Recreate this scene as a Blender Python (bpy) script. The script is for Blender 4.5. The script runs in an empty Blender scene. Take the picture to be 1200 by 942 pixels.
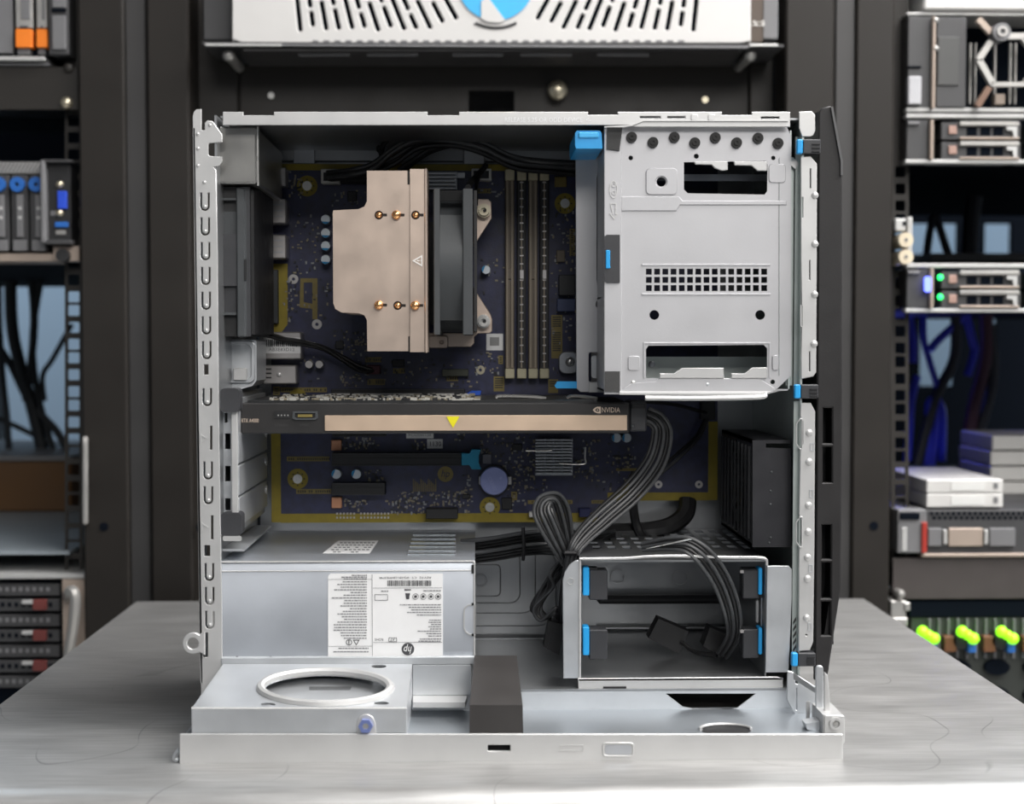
import bpy, bmesh, math, random
from mathutils import Vector, Matrix
random.seed(7)
scene = bpy.context.scene
COL = scene.collection
R = math.radians
# ---------------------------------------------------------------- camera
F = 1700.0                      # focal length in pixels of the 1200 x 942 frame
CX, CY = 600.0, 471.0
VX, VY = 560.0, 404.0           # where lines running straight back meet
CAMH = 0.2291                   # eye height over the table top (z = 0)
TH = math.atan((CY - VY) / F)
PSI = math.atan((CX - VX) * math.cos(TH) / F)
cam_data = bpy.data.cameras.new('camera')
cam = bpy.data.objects.new('camera', cam_data)
COL.objects.link(cam)
cam.location = (0, 0, CAMH)
cam.rotation_euler = (math.pi / 2 - TH, 0, -PSI)
cam_data.sensor_fit = 'HORIZONTAL'
cam_data.sensor_width = 36.0
cam_data.lens = 36.0 * F / 1200.0
cam_data.clip_start = 0.02
cam_data.dof.use_dof = True
cam_data.dof.focus_distance = 0.90
cam_data.dof.aperture_fstop = 7.5
scene.camera = cam
# ---------------------------------------------------------------- world, lights, exposure
world = bpy.data.worlds.new('room_light')
scene.world = world
world.use_nodes = True
bg = world.node_tree.nodes['Background']
bg.inputs[0].default_value = (0.86, 0.92, 1.0, 1)
bg.inputs[1].default_value = 0.12
def area(name, loc, target, sx, sy, power, col=(1, 1, 1)):
    l = bpy.data.lights.new(name, 'AREA')
    l.shape = 'RECTANGLE'; l.size = sx; l.size_y = sy; l.energy = power; l.color = col
    o = bpy.data.objects.new(name, l); COL.objects.link(o)
    o.location = loc
    d = Vector(target) - Vector(loc)
    o.rotation_euler = d.to_track_quat('-Z', 'Y').to_euler()
    return o
# ceiling panels of the machine room: one over the aisle, one to the right, one behind the racks
area('ceiling_panel_aisle', (1.0, -0.35, 1.75), (0.9, 0.10, 0), 1.2, 0.6, 20, (1.0, 0.97, 0.93))
area('ceiling_panel_entry', (0.75, -2.3, 1.75), (0.40, 0.6, 0.1), 2.0, 0.9, 36, (1.0, 0.97, 0.94))
area('ceiling_panel_side', (1.40, 0.70, 1.75), (1.05, 0.80, 0), 1.2, 2.4, 84, (1.0, 0.98, 0.97))
area('ceiling_panel_rear', (0.0, 2.3, 1.75), (0.0, 2.35, 0), 2.8, 0.3, 55, (0.75, 0.88, 1.0))
scene.view_settings.view_transform = 'Standard'
scene.view_settings.look = 'None'
scene.view_settings.gamma = 1.0
scene.view_settings.use_curve_mapping = False
scene.view_settings.exposure = 0.5
# ---------------------------------------------------------------- pixel rays
_r = Vector((math.cos(PSI), -math.sin(PSI), 0))
_f = Vector((math.sin(PSI) * math.cos(TH), math.cos(PSI) * math.cos(TH), -math.sin(TH)))
_u = _r.cross(_f)
CAM = Vector((0, 0, CAMH))
def ray(px, py):
    return _f * F + _r * (px - CX) - _u * (py - CY)
def W(px, py, Y):               # the point on the upright plane at distance Y
    d = ray(px, py); return CAM + d * (Y / d.y)
def WZ(px, py, z):              # the point on the level plane at height z
    d = ray(px, py); return CAM + d * ((z - CAMH) / d.z)
def WX(px, py, X):              # the point on the plane x = X
    d = ray(px, py); return CAM + d * (X / d.x)
def pp(pts, Y):                 # pixel outline -> (x, z) outline at distance Y
    out = []
    for p in pts:
        w = W(p[0], p[1], Y); out.append((w.x, w.z))
    return out
def rect_px(x0, y0, x1, y1, Y):
    xm, ym = (x0 + x1) / 2, (y0 + y1) / 2
    return W(x0, ym, Y).x, W(xm, y1, Y).z, W(x1, ym, Y).x, W(xm, y0, Y).z
def mm(px, Y):                  # length of px pixels at distance Y
    return px * Y / F
def rrect(x0, y0, x1, y1, r, n=4):
    pts = []
    for cx, cy, a0 in ((x1 - r, y1 - r, 0), (x0 + r, y1 - r, 90), (x0 + r, y0 + r, 180), (x1 - r, y0 + r, 270)):
        for i in range(n + 1):
            a = R(a0 + 90 * i / n)
            pts.append((cx + r * math.cos(a), cy + r * math.sin(a)))
    return pts
def circ(cx, cy, r, n=20, ry=None):
    ry = r if ry is None else ry
    return [(cx + r * math.cos(2 * math.pi * i / n), cy + ry * math.sin(2 * math.pi * i / n)) for i in range(n)]
def rct(x0, y0, x1, y1):
    return [(x0, y0), (x1, y0), (x1, y1), (x0, y1)]
def smooth_path(pts, n=8):
    P = [Vector(p) for p in pts]
    if len(P) < 3: return P
    out = []
    for i in range(len(P) - 1):
        p0 = P[i - 1] if i else P[0] * 2 - P[1]
        p1, p2 = P[i], P[i + 1]
        p3 = P[i + 2] if i + 2 < len(P) else P[-1] * 2 - P[-2]
        for k in range(n):
            t = k / n
            out.append(0.5 * ((2 * p1) + (p2 - p0) * t + (2 * p0 - 5 * p1 + 4 * p2 - p3) * t * t + (3 * p1 - p0 - 3 * p2 + p3) * t ** 3))
    out.append(P[-1])
    return out
# ---------------------------------------------------------------- mesh builder
class MB:
    def __init__(s):
        s.v = []; s.f = []; s.m = []; s.mi = 0
    def mat(s, i):
        s.mi = i; return s
    def add(s, vs, fs):
        b = len(s.v); s.v += [tuple(v) for v in vs]
        for f in fs:
            s.f.append(tuple(b + i for i in f)); s.m.append(s.mi)
        return s
    def box(s, x0, y0, z0, x1, y1, z1, c=0.0):
        if x1 < x0: x0, x1 = x1, x0
        if y1 < y0: y0, y1 = y1, y0
        if z1 < z0: z0, z1 = z1, z0
        c = min(c, (x1 - x0) * .45, (y1 - y0) * .45, (z1 - z0) * .45)
        if c <= 0:
            vs = [(x0, y0, z0), (x1, y0, z0), (x1, y1, z0), (x0, y1, z0), (x0, y0, z1), (x1, y0, z1), (x1, y1, z1), (x0, y1, z1)]
            fs = [(0, 3, 2, 1), (4, 5, 6, 7), (0, 1, 5, 4), (1, 2, 6, 5), (2, 3, 7, 6), (3, 0, 4, 7)]
            return s.add(vs, fs)
        xs, ys, zs = (x0, x1), (y0, y1), (z0, z1)
        vs = []; idx = {}
        for i in (0, 1):
            for j in (0, 1):
                for k in (0, 1):
                    sx, sy, sz = (1, -1)[i], (1, -1)[j], (1, -1)[k]
                    idx[i, j, k, 0] = len(vs); vs.append((xs[i], ys[j] + sy * c, zs[k] + sz * c))
                    idx[i, j, k, 1] = len(vs); vs.append((xs[i] + sx * c, ys[j], zs[k] + sz * c))
                    idx[i, j, k, 2] = len(vs); vs.append((xs[i] + sx * c, ys[j] + sy * c, zs[k]))
        I = idx
        fs = []
        for a, (s0) in ((0, 0), (1, 1)):
            f = [I[a, 0, 0, 0], I[a, 1, 0, 0], I[a, 1, 1, 0], I[a, 0, 1, 0]]; fs.append(f if a else f[::-1])
            f = [I[0, a, 0, 1], I[0, a, 1, 1], I[1, a, 1, 1], I[1, a, 0, 1]]; fs.append(f if a else f[::-1])
            f = [I[0, 0, a, 2], I[1, 0, a, 2], I[1, 1, a, 2], I[0, 1, a, 2]]; fs.append(f if a else f[::-1])
        for i in (0, 1):
            for j in (0, 1):
                fs.append([I[i, j, 0, 0], I[i, j, 1, 0], I[i, j, 1, 1], I[i, j, 0, 1]])
                fs.append([I[i, 0, j, 0], I[i, 1, j, 0], I[i, 1, j, 2], I[i, 0, j, 2]])
                fs.append([I[0, i, j, 1], I[1, i, j, 1], I[1, i, j, 2], I[0, i, j, 2]])
                for k in (0, 1):
                    fs.append([I[i, j, k, 0], I[i, j, k, 1], I[i, j, k, 2]])
        return s.add(vs, fs)
    def pbox(s, x0, y0, x1, y1, Y, depth, c=0.0):       # pixel rectangle at distance Y, going depth further back
        a, b, d, e = rect_px(x0, y0, x1, y1, Y)
        return s.box(a, Y, b, d, Y + depth, e, c)
    def prism(s, poly, a0, a1, axis='y'):
        n = len(poly)
        def put(p, a):
            return {'y': (p[0], a, p[1]), 'z': (p[0], p[1], a), 'x': (a, p[0], p[1])}[axis]
        vs = [put(p, a0) for p in poly] + [put(p, a1) for p in poly]
        fs = [tuple(range(n)), tuple(range(2 * n - 1, n - 1, -1))]
        for i in range(n):
            j = (i + 1) % n
            fs.append((i, i + n, j + n, j))
        return s.add(vs, fs)
    def pprism(s, px, Y, depth):
        return s.prism(pp(px, Y), Y, Y + depth)
    def cyl(s, c, r, a0, a1, axis='y', n=18, r1=None):
        r1 = r if r1 is None else r1
        vs = []
        for a, rr in ((a0, r), (a1, r1)):
            for i in range(n):
                t = 2 * math.pi * i / n
                p, q = c[0] + rr * math.cos(t), c[1] + rr * math.sin(t)
                vs.append({'y': (p, a, q), 'z': (p, q, a), 'x': (a, p, q)}[axis])
        fs = [tuple(range(n)), tuple(range(2 * n - 1, n - 1, -1))]
        for i in range(n):
            j = (i + 1) % n; fs.append((i, i + n, j + n, j))
        return s.add(vs, fs)
    def ring(s, c, ro, ri, a0, a1, axis='y', n=24):
        vs = []
        for a in (a0, a1):
            for rr in (ro, ri):
                for i in range(n):
                    t = 2 * math.pi * i / n
                    p, q = c[0] + rr * math.cos(t), c[1] + rr * math.sin(t)
                    vs.append({'y': (p, a, q), 'z': (p, q, a), 'x': (a, p, q)}[axis])
        fs = []
        for i in range(n):
            j = (i + 1) % n
            fs += [(i, j, j + n, i + n), (2 * n + i, 3 * n + i, 3 * n + j, 2 * n + j), (i, i + 2 * n, j + 2 * n, j), (i + n, j + n, j + 3 * n, i + 3 * n)]
        return s.add(vs, fs)
    def dome(s, c, r, h, axis='y', sgn=-1, n=12, k=3):
        vs = []; fs = []
        for j in range(k):
            t = j / k * math.pi / 2
            for i in range(n):
                a = 2 * math.pi * i / n
                p, q = c[0] + r * math.cos(t) * math.cos(a), c[2 if axis == 'y' else 1] + r * math.cos(t) * math.sin(a)
                if axis == 'y': vs.append((p, c[1] + sgn * h * math.sin(t), q))
                else: vs.append((p, q, c[2] + sgn * h * math.sin(t)))
        vs.append((c[0], c[1] + sgn * h, c[2]) if axis == 'y' else (c[0], c[1], c[2] + sgn * h))
        for j in range(k - 1):
            for i in range(n):
                i2 = (i + 1) % n
                fs.append((j * n + i, j * n + i2, (j + 1) * n + i2, (j + 1) * n + i))
        for i in range(n):
            fs.append(((k - 1) * n + i, (k - 1) * n + (i + 1) % n, len(vs) - 1))
        return s.add(vs, fs)
    def tube(s, pts, r, n=8, sub=8, flat=None):
        P = smooth_path(pts, sub)
        vs = []; fs = []
        t0 = (P[1] - P[0]).normalized()
        nrm = t0.orthogonal().normalized()
        for i, p in enumerate(P):
            t = (P[min(i + 1, len(P) - 1)] - P[max(i - 1, 0)])
            if t.length < 1e-9: t = t0
            t = t.normalized()
            nrm = (nrm - t * nrm.dot(t))
            nrm = nrm.normalized() if nrm.length > 1e-6 else t.orthogonal().normalized()
            b = t.cross(nrm)
            for k in range(n):
                a = 2 * math.pi * k / n
                vs.append(p + nrm * (r * math.cos(a)) + b * (r * math.sin(a)))
        m = len(P)
        for i in range(m - 1):
            for k in range(n):
                k2 = (k + 1) % n
                fs.append((i * n + k, i * n + k2, (i + 1) * n + k2, (i + 1) * n + k))
        fs.append(tuple(range(n - 1, -1, -1))); fs.append(tuple(range((m - 1) * n, m * n)))
        return s.add(vs, fs)
    def torus(s, c, Rr, r, axis='z', n=40, k=8, ry=None):
        vs = []; fs = []
        for i in range(n):
            a = 2 * math.pi * i / n
            for j in range(k):
                b = 2 * math.pi * j / k
                q = Rr + r * math.cos(b); h = r * math.sin(b)
                x, y = q * math.cos(a), q * math.sin(a)
                vs.append({'z': (c[0] + x, c[1] + y, c[2] + h), 'y': (c[0] + x, c[1] + h, c[2] + y), 'x': (c[0] + h, c[1] + x, c[2] + y)}[axis])
        for i in range(n):
            for j in range(k):
                i2, j2 = (i + 1) % n, (j + 1) % k
                fs.append((i * k + j, i2 * k + j, i2 * k + j2, i * k + j2))
        return s.add(vs, fs)
    def quad(s, a, b, c, d):
        return s.add([a, b, c, d], [(0, 1, 2, 3)])
    def slab(s, a, b, c, d, t):                          # a four-cornered sheet of thickness t (Vector offset)
        a, b, c, d, t = map(Vector, (a, b, c, d, t))
        return s.add([a, b, c, d, a + t, b + t, c + t, d + t], [(0, 1, 2, 3), (7, 6, 5, 4), (0, 4, 5, 1), (1, 5, 6, 2), (2, 6, 7, 3), (3, 7, 4, 0)])
    def holed(s, outer, holes, a0, a1, axis='y', bevel=0.0):   # an outline with holes, a sheet between a0 and a1
        from mathutils.geometry import delaunay_2d_cdt
        loops = [list(outer)] + [list(h) for h in holes]
        K = 1000.0
        def area2(l): return sum(l[i][0] * l[(i + 1) % len(l)][1] - l[(i + 1) % len(l)][0] * l[i][1] for i in range(len(l)))
        for i, l in enumerate(loops):
            if (area2(l) > 0) != (i == 0): loops[i] = l[::-1]
        def inset(l, d):
            n = len(l); out = []
            for i in range(n):
                p0, p1, p2 = Vector(l[i - 1]), Vector(l[i]), Vector(l[(i + 1) % n])
                e1, e2 = (p1 - p0), (p2 - p1)
                if e1.length < 1e-9 or e2.length < 1e-9: out.append(l[i]); continue
                e1.normalize(); e2.normalize()
                n1, n2 = Vector((-e1.y, e1.x)), Vector((-e2.y, e2.x))
                m = n1 + n2
                if m.length < .3: out.append(l[i]); continue
                m.normalize(); k = min(d / max(m.dot(n1), .5), d * 1.6)
                q = p1 + m * k; out.append((q.x, q.y))
            return out
        def put(p, a):
            return {'y': (p[0], a, p[1]), 'z': (p[0], p[1], a), 'x': (a, p[0], p[1])}[axis]
        def cap(ls, a, flip):
            vs = []; es = []
            for l in ls:
                b0 = len(vs); vs += [Vector((p[0] * K, p[1] * K)) for p in l]
                es += [(b0 + i, b0 + (i + 1) % len(l)) for i in range(len(l))]
            r = delaunay_2d_cdt(vs, es, [], 1, 1e-5)
            boxes = [(min(p[0] for p in l) * K, min(p[1] for p in l) * K, max(p[0] for p in l) * K, max(p[1] for p in l) * K) for l in ls]
            def inside(x, y):
                c = False
                for l, bb in zip(ls, boxes):
                    if not (bb[0] <= x <= bb[2] and bb[1] <= y <= bb[3]): continue
                    for i in range(len(l)):
                        xa, ya, xb, yb = l[i - 1][0] * K, l[i - 1][1] * K, l[i][0] * K, l[i][1] * K
                        if (ya > y) != (yb > y) and x < (xb - xa) * (y - ya) / (yb - ya) + xa: c = not c
                return c
            fs = []
            for f in r[2]:
                m = (r[0][f[0]] + r[0][f[1]] + r[0][f[2]]) / 3
                if inside(m.x, m.y): fs.append(tuple(f)[::-1] if flip else tuple(f))
            s.add([put((v.x / K, v.y / K), a) for v in r[0]], fs)
        lo = [inset(l, bevel) for l in loops] if bevel else loops
        cap(lo, a0, False); cap(loops, a1, True)
        ab = a0 + bevel * (1 if a1 > a0 else -1)
        for l, q in zip(loops, lo):
            n = len(l)
            vs = [put(p, ab) for p in l] + [put(p, a1) for p in l]
            fs = [(i, i + n, (i + 1) % n + n, (i + 1) % n) for i in range(n)]
            if bevel:
                vs += [put(p, a0) for p in q]
                fs += [(2 * n + i, i, (i + 1) % n, 2 * n + (i + 1) % n) for i in range(n)]
            s.add(vs, fs)
        return s
    def pholed(s, outer, holes, Y, depth, bevel=0.0):
        return s.holed(pp(outer, Y), [pp(h, Y) for h in holes], Y, Y + depth, 'y', bevel)
    def text(s, txt, px, py, w, h, Y, rot=0, shear=0.0, th=0.0002):  # centred at a pixel, w x h pixels (w None keeps proportions)
        cu = bpy.data.curves.new('tmp', 'FONT'); cu.body = txt; cu.resolution_u = 2; cu.shear = shear
        ob = bpy.data.objects.new('tmp', cu)
        me = bpy.data.meshes.new_from_object(ob)
        if len(me.vertices):
            xs = [v.co.x for v in me.vertices]; ys = [v.co.y for v in me.vertices]
            x0, x1, y0, y1 = min(xs), max(xs), min(ys), max(ys)
            c = W(px, py, Y); sc_y = mm(h, Y) / max(y1 - y0, 1e-6); sc_x = sc_y if w is None else mm(w, Y) / max(x1 - x0, 1e-6)
            ca, sa = math.cos(R(rot)), math.sin(R(rot))
            vs = []
            for v in me.vertices:
                a, b = (v.co.x - (x0 + x1) / 2) * sc_x, (v.co.y - (y0 + y1) / 2) * sc_y
                vs.append((c.x + a * ca - b * sa, Y, c.z + a * sa + b * ca))
            n0 = len(s.v)
            s.add(vs, [tuple(p.vertices) for p in me.polygons])
        bpy.data.objects.remove(ob); bpy.data.curves.remove(cu); bpy.data.meshes.remove(me)
        return s
    def mesh(s, name, mats, center=True, recalc=True):
        me = bpy.data.meshes.new(name)
        me.from_pydata(s.v, [], s.f)
        for m in (mats if isinstance(mats, (list, tuple)) else [mats]): me.materials.append(m)
        if any(s.m): me.polygons.foreach_set('material_index', s.m)
        xs, ys, zs = zip(*s.v)
        c = Vector(((min(xs) + max(xs)) / 2, (min(ys) + max(ys)) / 2, min(zs)))
        me.transform(Matrix.Translation(-c))
        if recalc:
            bm = bmesh.new(); bm.from_mesh(me); bmesh.ops.remove_doubles(bm, verts=bm.verts, dist=2e-6); bmesh.ops.recalc_face_normals(bm, faces=bm.faces); bm.to_mesh(me); bm.free()
        me.polygons.foreach_set('use_smooth', [True] * len(me.polygons))
        me.set_sharp_from_angle(angle=R(32))
        me.update()
        return me, c
    def build(s, name, mats, parent=None, label=None, kind=None):
        me, c = s.mesh(name, mats)
        o = bpy.data.objects.new(name, me); COL.objects.link(o)
        put(o, c, parent)
        if label: o['label'] = label
        if kind: o['kind'] = kind
        return o
WORLD = {}
def put(o, c, parent=None):
    c = Vector(c); WORLD[o.name] = c
    if parent is not None:
        o.parent = parent; o.location = c - WORLD[parent.name]
    else:
        o.location = c
def thing(name, loc, label, cat, group=None):
    o = bpy.data.objects.new(name, None); COL.objects.link(o)
    o.empty_display_size = 0.02
    put(o, loc); tag(o, label, cat, group)
    return o
def tag(o, label, cat, group=None):
    o['label'] = label; o['category'] = cat
    if group: o['group'] = group
    return o
def struct(o):
    o['kind'] = 'structure'; return o
def copies(src, centres, parent=None):       # copies of a one-mesh part at other centres, sharing its mesh
    out = []
    for c in centres:
        o = src.copy(); COL.objects.link(o); o.parent = None
        put(o, c, parent if parent is not None else src.parent); out.append(o)
    return out
# ---------------------------------------------------------------- materials
MATS = {}
def M(name, col, rough=0.5, metal=0.0, var=0.06, scale=60.0, bump=0.0, bscale=400.0, spec=0.5, stretch=None, emit=None, estr=0.0, rvar=0.05, coat=0.0):
    if name in MATS: return MATS[name]
    m = bpy.data.materials.new(name); m.use_nodes = True
    nt = m.node_tree; b = nt.nodes['Principled BSDF']
    tc = nt.nodes.new('ShaderNodeTexCoord'); mp = nt.nodes.new('ShaderNodeMapping')
    nt.links.new(tc.outputs['Object'], mp.inputs['Vector'])
    if stretch: mp.inputs['Scale'].default_value = stretch
    nz = nt.nodes.new('ShaderNodeTexNoise'); nz.inputs['Scale'].default_value = scale; nz.inputs['Detail'].default_value = 4
    nt.links.new(mp.outputs['Vector'], nz.inputs['Vector'])
    ramp = nt.nodes.new('ShaderNodeMapRange')
    ramp.inputs['From Min'].default_value = 0.3; ramp.inputs['From Max'].default_value = 0.7
    ramp.inputs['To Min'].default_value = 1 - var; ramp.inputs['To Max'].default_value = 1 + var
    nt.links.new(nz.outputs['Fac'], ramp.inputs['Value'])
    mix = nt.nodes.new('ShaderNodeVectorMath'); mix.operation = 'SCALE'
    mix.inputs[0].default_value = col[:3]
    nt.links.new(ramp.outputs['Result'], mix.inputs['Scale'])
    nt.links.new(mix.outputs['Vector'], b.inputs['Base Color'])
    rr = nt.nodes.new('ShaderNodeMapRange')
    rr.inputs['From Min'].default_value = 0.3; rr.inputs['From Max'].default_value = 0.7
    rr.inputs['To Min'].default_value = max(rough - rvar, 0.02); rr.inputs['To Max'].default_value = min(rough + rvar, 1)
    nt.links.new(nz.outputs['Fac'], rr.inputs['Value']); nt.links.new(rr.outputs['Result'], b.inputs['Roughness'])
    b.inputs['Metallic'].default_value = metal
    b.inputs['Specular IOR Level'].default_value = spec
    if coat: b.inputs['Coat Weight'].default_value = coat; b.inputs['Coat Roughness'].default_value = 0.2
    if bump:
        n2 = nt.nodes.new('ShaderNodeTexNoise'); n2.inputs['Scale'].default_value = bscale; n2.inputs['Detail'].default_value = 3
        nt.links.new(mp.outputs['Vector'], n2.inputs['Vector'])
        bp = nt.nodes.new('ShaderNodeBump'); bp.inputs['Strength'].default_value = bump; bp.inputs['Distance'].default_value = 0.0005
        nt.links.new(n2.outputs['Fac'], bp.inputs['Height']); nt.links.new(bp.outputs['Normal'], b.inputs['Normal'])
    if emit:
        b.inputs['Emission Color'].default_value = (*emit, 1); b.inputs['Emission Strength'].default_value = estr
    MATS[name] = m
    return m
STEEL = M('galvanised_steel', (.60, .62, .64), .40, .72, .05, 45, .05, 900)
STEELW = M('bright_zinc_steel', (.56, .56, .555), .42, .45, .04, 40, .04, 900)
STEELD = M('satin_steel', (.48, .50, .53), .34, .8, .06, 30, .04, 700)
PANF = M('pan_floor_steel', (.36, .39, .42), .38, .8, .06, 30, .04, 700)
STEELI = M('shade_darkened_steel', (.36, .37, .38), .36, .85, .06, 30, .04, 700)  # darker copy of the steel, with the interior shade put into its colour
CAGE = M('cage_steel', (.49, .49, .505), .47, .45, .03, 35, .05, 900)
GREENZ = M('clear_zinc_steel', (.50, .55, .53), .4, .6, .05, 40)
ALU = M('reflection_tinted_alu', (.64, .52, .435), .36, .8, .03, 50, .03, 900)  # aluminium, with its pinkish reflections put into the base colour
COPPER = M('polished_copper', (.95, .50, .22), .22, 1.0, .05, 80)
COPPERD = M('heatpipe_hole', (.02, .015, .012), .6)
GOLDBAR = M('champagne_plate', (.72, .55, .41), .42, .65, .02, 60)
SCREW = M('screw_steel', (.68, .67, .64), .3, .85, .05, 90)
BRASS = M('brass_screw', (.62, .56, .42), .3, .85, .05, 90)
PCB = M('navy_circuit_board', (.017, .020, .066), .42, 0, .35, 140, .25, 1500, coat=.25)
PCBY = M('yellow_silkscreen', (.26, .20, .012), .5, 0, .12, 160)
PCBG = M('dull_gold_print', (.22, .17, .045), .5, 0, .15, 200)
BLACKP = M('black_plastic', (.012, .012, .013), .5, 0, .2, 90, .05, 800)
DARKP = M('charcoal_plastic', (.035, .036, .04), .5, 0, .1, 70, .08, 900)
GREYP = M('slate_fan_plastic', (.052, .057, .061), .5, 0, .08, 60, .08, 900)
PADP = M('dark_foam_pad', (.05, .05, .05), .8, 0, .15, 200, .2, 1200)
BLUEP = M('touch_point_blue', (.02, .33, .72), .38, 0, .04, 60)
CYANP = M('cyan_latch', (.01, .30, .50), .4, 0, .05, 60)
COBALT = M('cobalt_latch', (.01, .09, .55), .4, 0, .05, 60)
BEIGEP = M('ivory_latch', (.50, .46, .32), .5, 0, .05, 60)
BROWNP = M('taupe_slot', (.16, .13, .095), .5, 0, .1, 80)
TAUPE2 = M('taupe_slot_rail', (.30, .25, .19), .5, 0, .1, 80)
WHITEP = M('white_connector', (.62, .62, .60), .5, 0, .04, 60)
LABEL = M('label_paper', (.84, .84, .84), .55, 0, .02, 80)
INK = M('label_ink', (.06, .06, .065), .6)
INKG = M('label_grey_ink', (.22, .22, .23), .6)
TIN = M('port_shell_tin', (.52, .50, .49), .35, .7, .08, 50)
CAPW = M('capacitor_top', (.55, .60, .64), .35, .5, .03, 60)
CAPB = M('capacitor_mark', (.0, .22, .48), .4)
BATT = M('battery_steel', (.33, .37, .66), .35, .6, .05, 60)
CHIP = M('chip_epoxy', (.014, .014, .016), .5, 0, .2, 90)
ORANGEQ = M('copper_inductor', (.62, .30, .17), .5, .2, .08, 90)
CABLE = M('black_cable_jacket', (.017, .017, .018), .38, 0, .2, 120)
CABLEG = M('grey_cable_jacket', (.05, .052, .055), .35, 0, .15, 120)
MAROON = M('maroon_header', (.07, .01, .02), .5)
# ================================================================ the room, the table and the racks
YR = 1.33
RACK = M('rack_black_paint', (.0145, .0122, .0102), .55, 0, .08, 30, .1, 500, spec=.3)
RACKL = M('rack_lighter_grey', (.030, .029, .029), .5, 0, .05, 30)
RACKB = M('rack_brown_black', (.014, .0115, .009), .55, 0, .1, 30)
VOID = M('void_shade_black', (.004, .006, .010), .9, spec=.05)  # near-black that puts the shade of gaps and openings into the colour
WALLB = M('blue_lit_wall_tint', (.50, .62, .74), .8, 0, .03, 4)  # bluish light on the far wall is put into its colour
FLOORM = M('raised_floor_vinyl', (.32, .32, .31), .5, 0, .1, 12)
FLZ = -0.92
o = MB().box(-2.6, -2.0, FLZ - .05, 2.6, 3.2, FLZ).build('floor', FLOORM); struct(o)
o = MB().box(-2.6, 2.6, FLZ, 2.6, 2.7, 1.6).build('wall_back', WALLB); struct(o)

def brushed(name):
    m = bpy.data.materials.new(name); m.use_nodes = True
    nt = m.node_tree; b = nt.nodes['Principled BSDF']; L = nt.links.new
    tc = nt.nodes.new('ShaderNodeTexCoord')
    def noise(sc, scale, det=4):
        mp = nt.nodes.new('ShaderNodeMapping'); mp.inputs['Scale'].default_value = sc; L(tc.outputs['Object'], mp.inputs['Vector'])
        n = nt.nodes.new('ShaderNodeTexNoise'); n.inputs['Scale'].default_value = scale; n.inputs['Detail'].default_value = det
        L(mp.outputs['Vector'], n.inputs['Vector']); return n
    def mr(src, a, bb, c, d):
        r = nt.nodes.new('ShaderNodeMapRange'); r.inputs['From Min'].default_value = a; r.inputs['From Max'].default_value = bb
        r.inputs['To Min'].default_value = c; r.inputs['To Max'].default_value = d; L(src, r.inputs['Value']); return r.outputs['Result']
    fine = noise((22, 300, 1), 1.2, 6); blot = noise((16, 42, 1), 1.0, 6); scr = noise((3, 3, 1), 1.0, 2)
    def mth(op, a, bb):
        n = nt.nodes.new('ShaderNodeMath'); n.operation = op
        for i, q in enumerate((a, bb)):
            if isinstance(q, (int, float)): n.inputs[i].default_value = q
            else: L(q, n.inputs[i])
        return n.outputs[0]
    v1 = mr(fine.outputs['Fac'], .3, .7, .88, 1.10); v2 = mr(blot.outputs['Fac'], .3, .7, .91, 1.07)
    # hair scratches: thin contours of a slow noise, broken up by another
    s1 = noise((5, 4, 1), 1.6, 1); d = mth('ABSOLUTE', mth('SUBTRACT', s1.outputs['Fac'], .5), 0)
    line = mr(d, .0, .0022, .55, 1.0)
    brk = mr(noise((9, 9, 1), 1.3, 2).outputs['Fac'], .48, .60, 0, 1)
    line2 = mth('SUBTRACT', 1.0, mth('MULTIPLY', mth('SUBTRACT', 1.0, line), brk))
    v = mth('MULTIPLY', mth('MULTIPLY', v1, v2), line2)
    vm = nt.nodes.new('ShaderNodeVectorMath'); vm.operation = 'SCALE'; vm.inputs[0].default_value = (.43, .427, .42); L(v, vm.inputs['Scale'])
    L(vm.outputs['Vector'], b.inputs['Base Color'])
    L(mr(blot.outputs['Fac'], .3, .7, .40, .46), b.inputs['Roughness'])
    b.inputs['Metallic'].default_value = .72
    bp = nt.nodes.new('ShaderNodeBump'); bp.inputs['Strength'].default_value = .12; bp.inputs['Distance'].default_value = .0004
    L(fine.outputs['Fac'], bp.inputs['Height']); L(bp.outputs['Normal'], b.inputs['Normal'])
    return m
TABLE = brushed('brushed_stainless')
tl, tr_ = WZ(160, 705, 0).x, WZ(1010, 700, 0).x
ty0, ty1 = WZ(600, 919, 0).y, WZ(600, 703, 0).y
t = thing('steel_table', (0, (ty0 + ty1) / 2, FLZ), 'scratched brushed steel work table under the open computer', 'table')
prof = []
rr = .020
for i in range(7):
    a = R(90 + 90 * i / 6); prof.append((ty0 + .002 + rr * math.cos(a), -rr + rr * math.sin(a)))
prof = [(ty1, 0)] + prof + [(ty0 - .018, -.045), (ty0 - .015, -.045), (ty0 - .015, -.026), (ty0 + .004, -.012), (ty1 - .002, -.012), (ty1 - .002, -.045), (ty1, -.045)]
MB().prism([(p[0], p[1]) for p in prof], tl, tr_, 'x').build('tabletop', TABLE, t)
for sx in (tl + .02, tr_ - .05):
    for sy in (ty0 + .02, ty1 - .05):
        MB().box(sx, sy, FLZ, sx + .03, sy + .03, -.012, .002).build('leg', STEELD, t)
for sy in (ty0 + .025, ty1 - .045):
    MB().box(tl + .05, sy, FLZ + .15, tr_ - .05, sy + .02, FLZ + .18).build('stretcher', STEELD, t)

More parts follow.
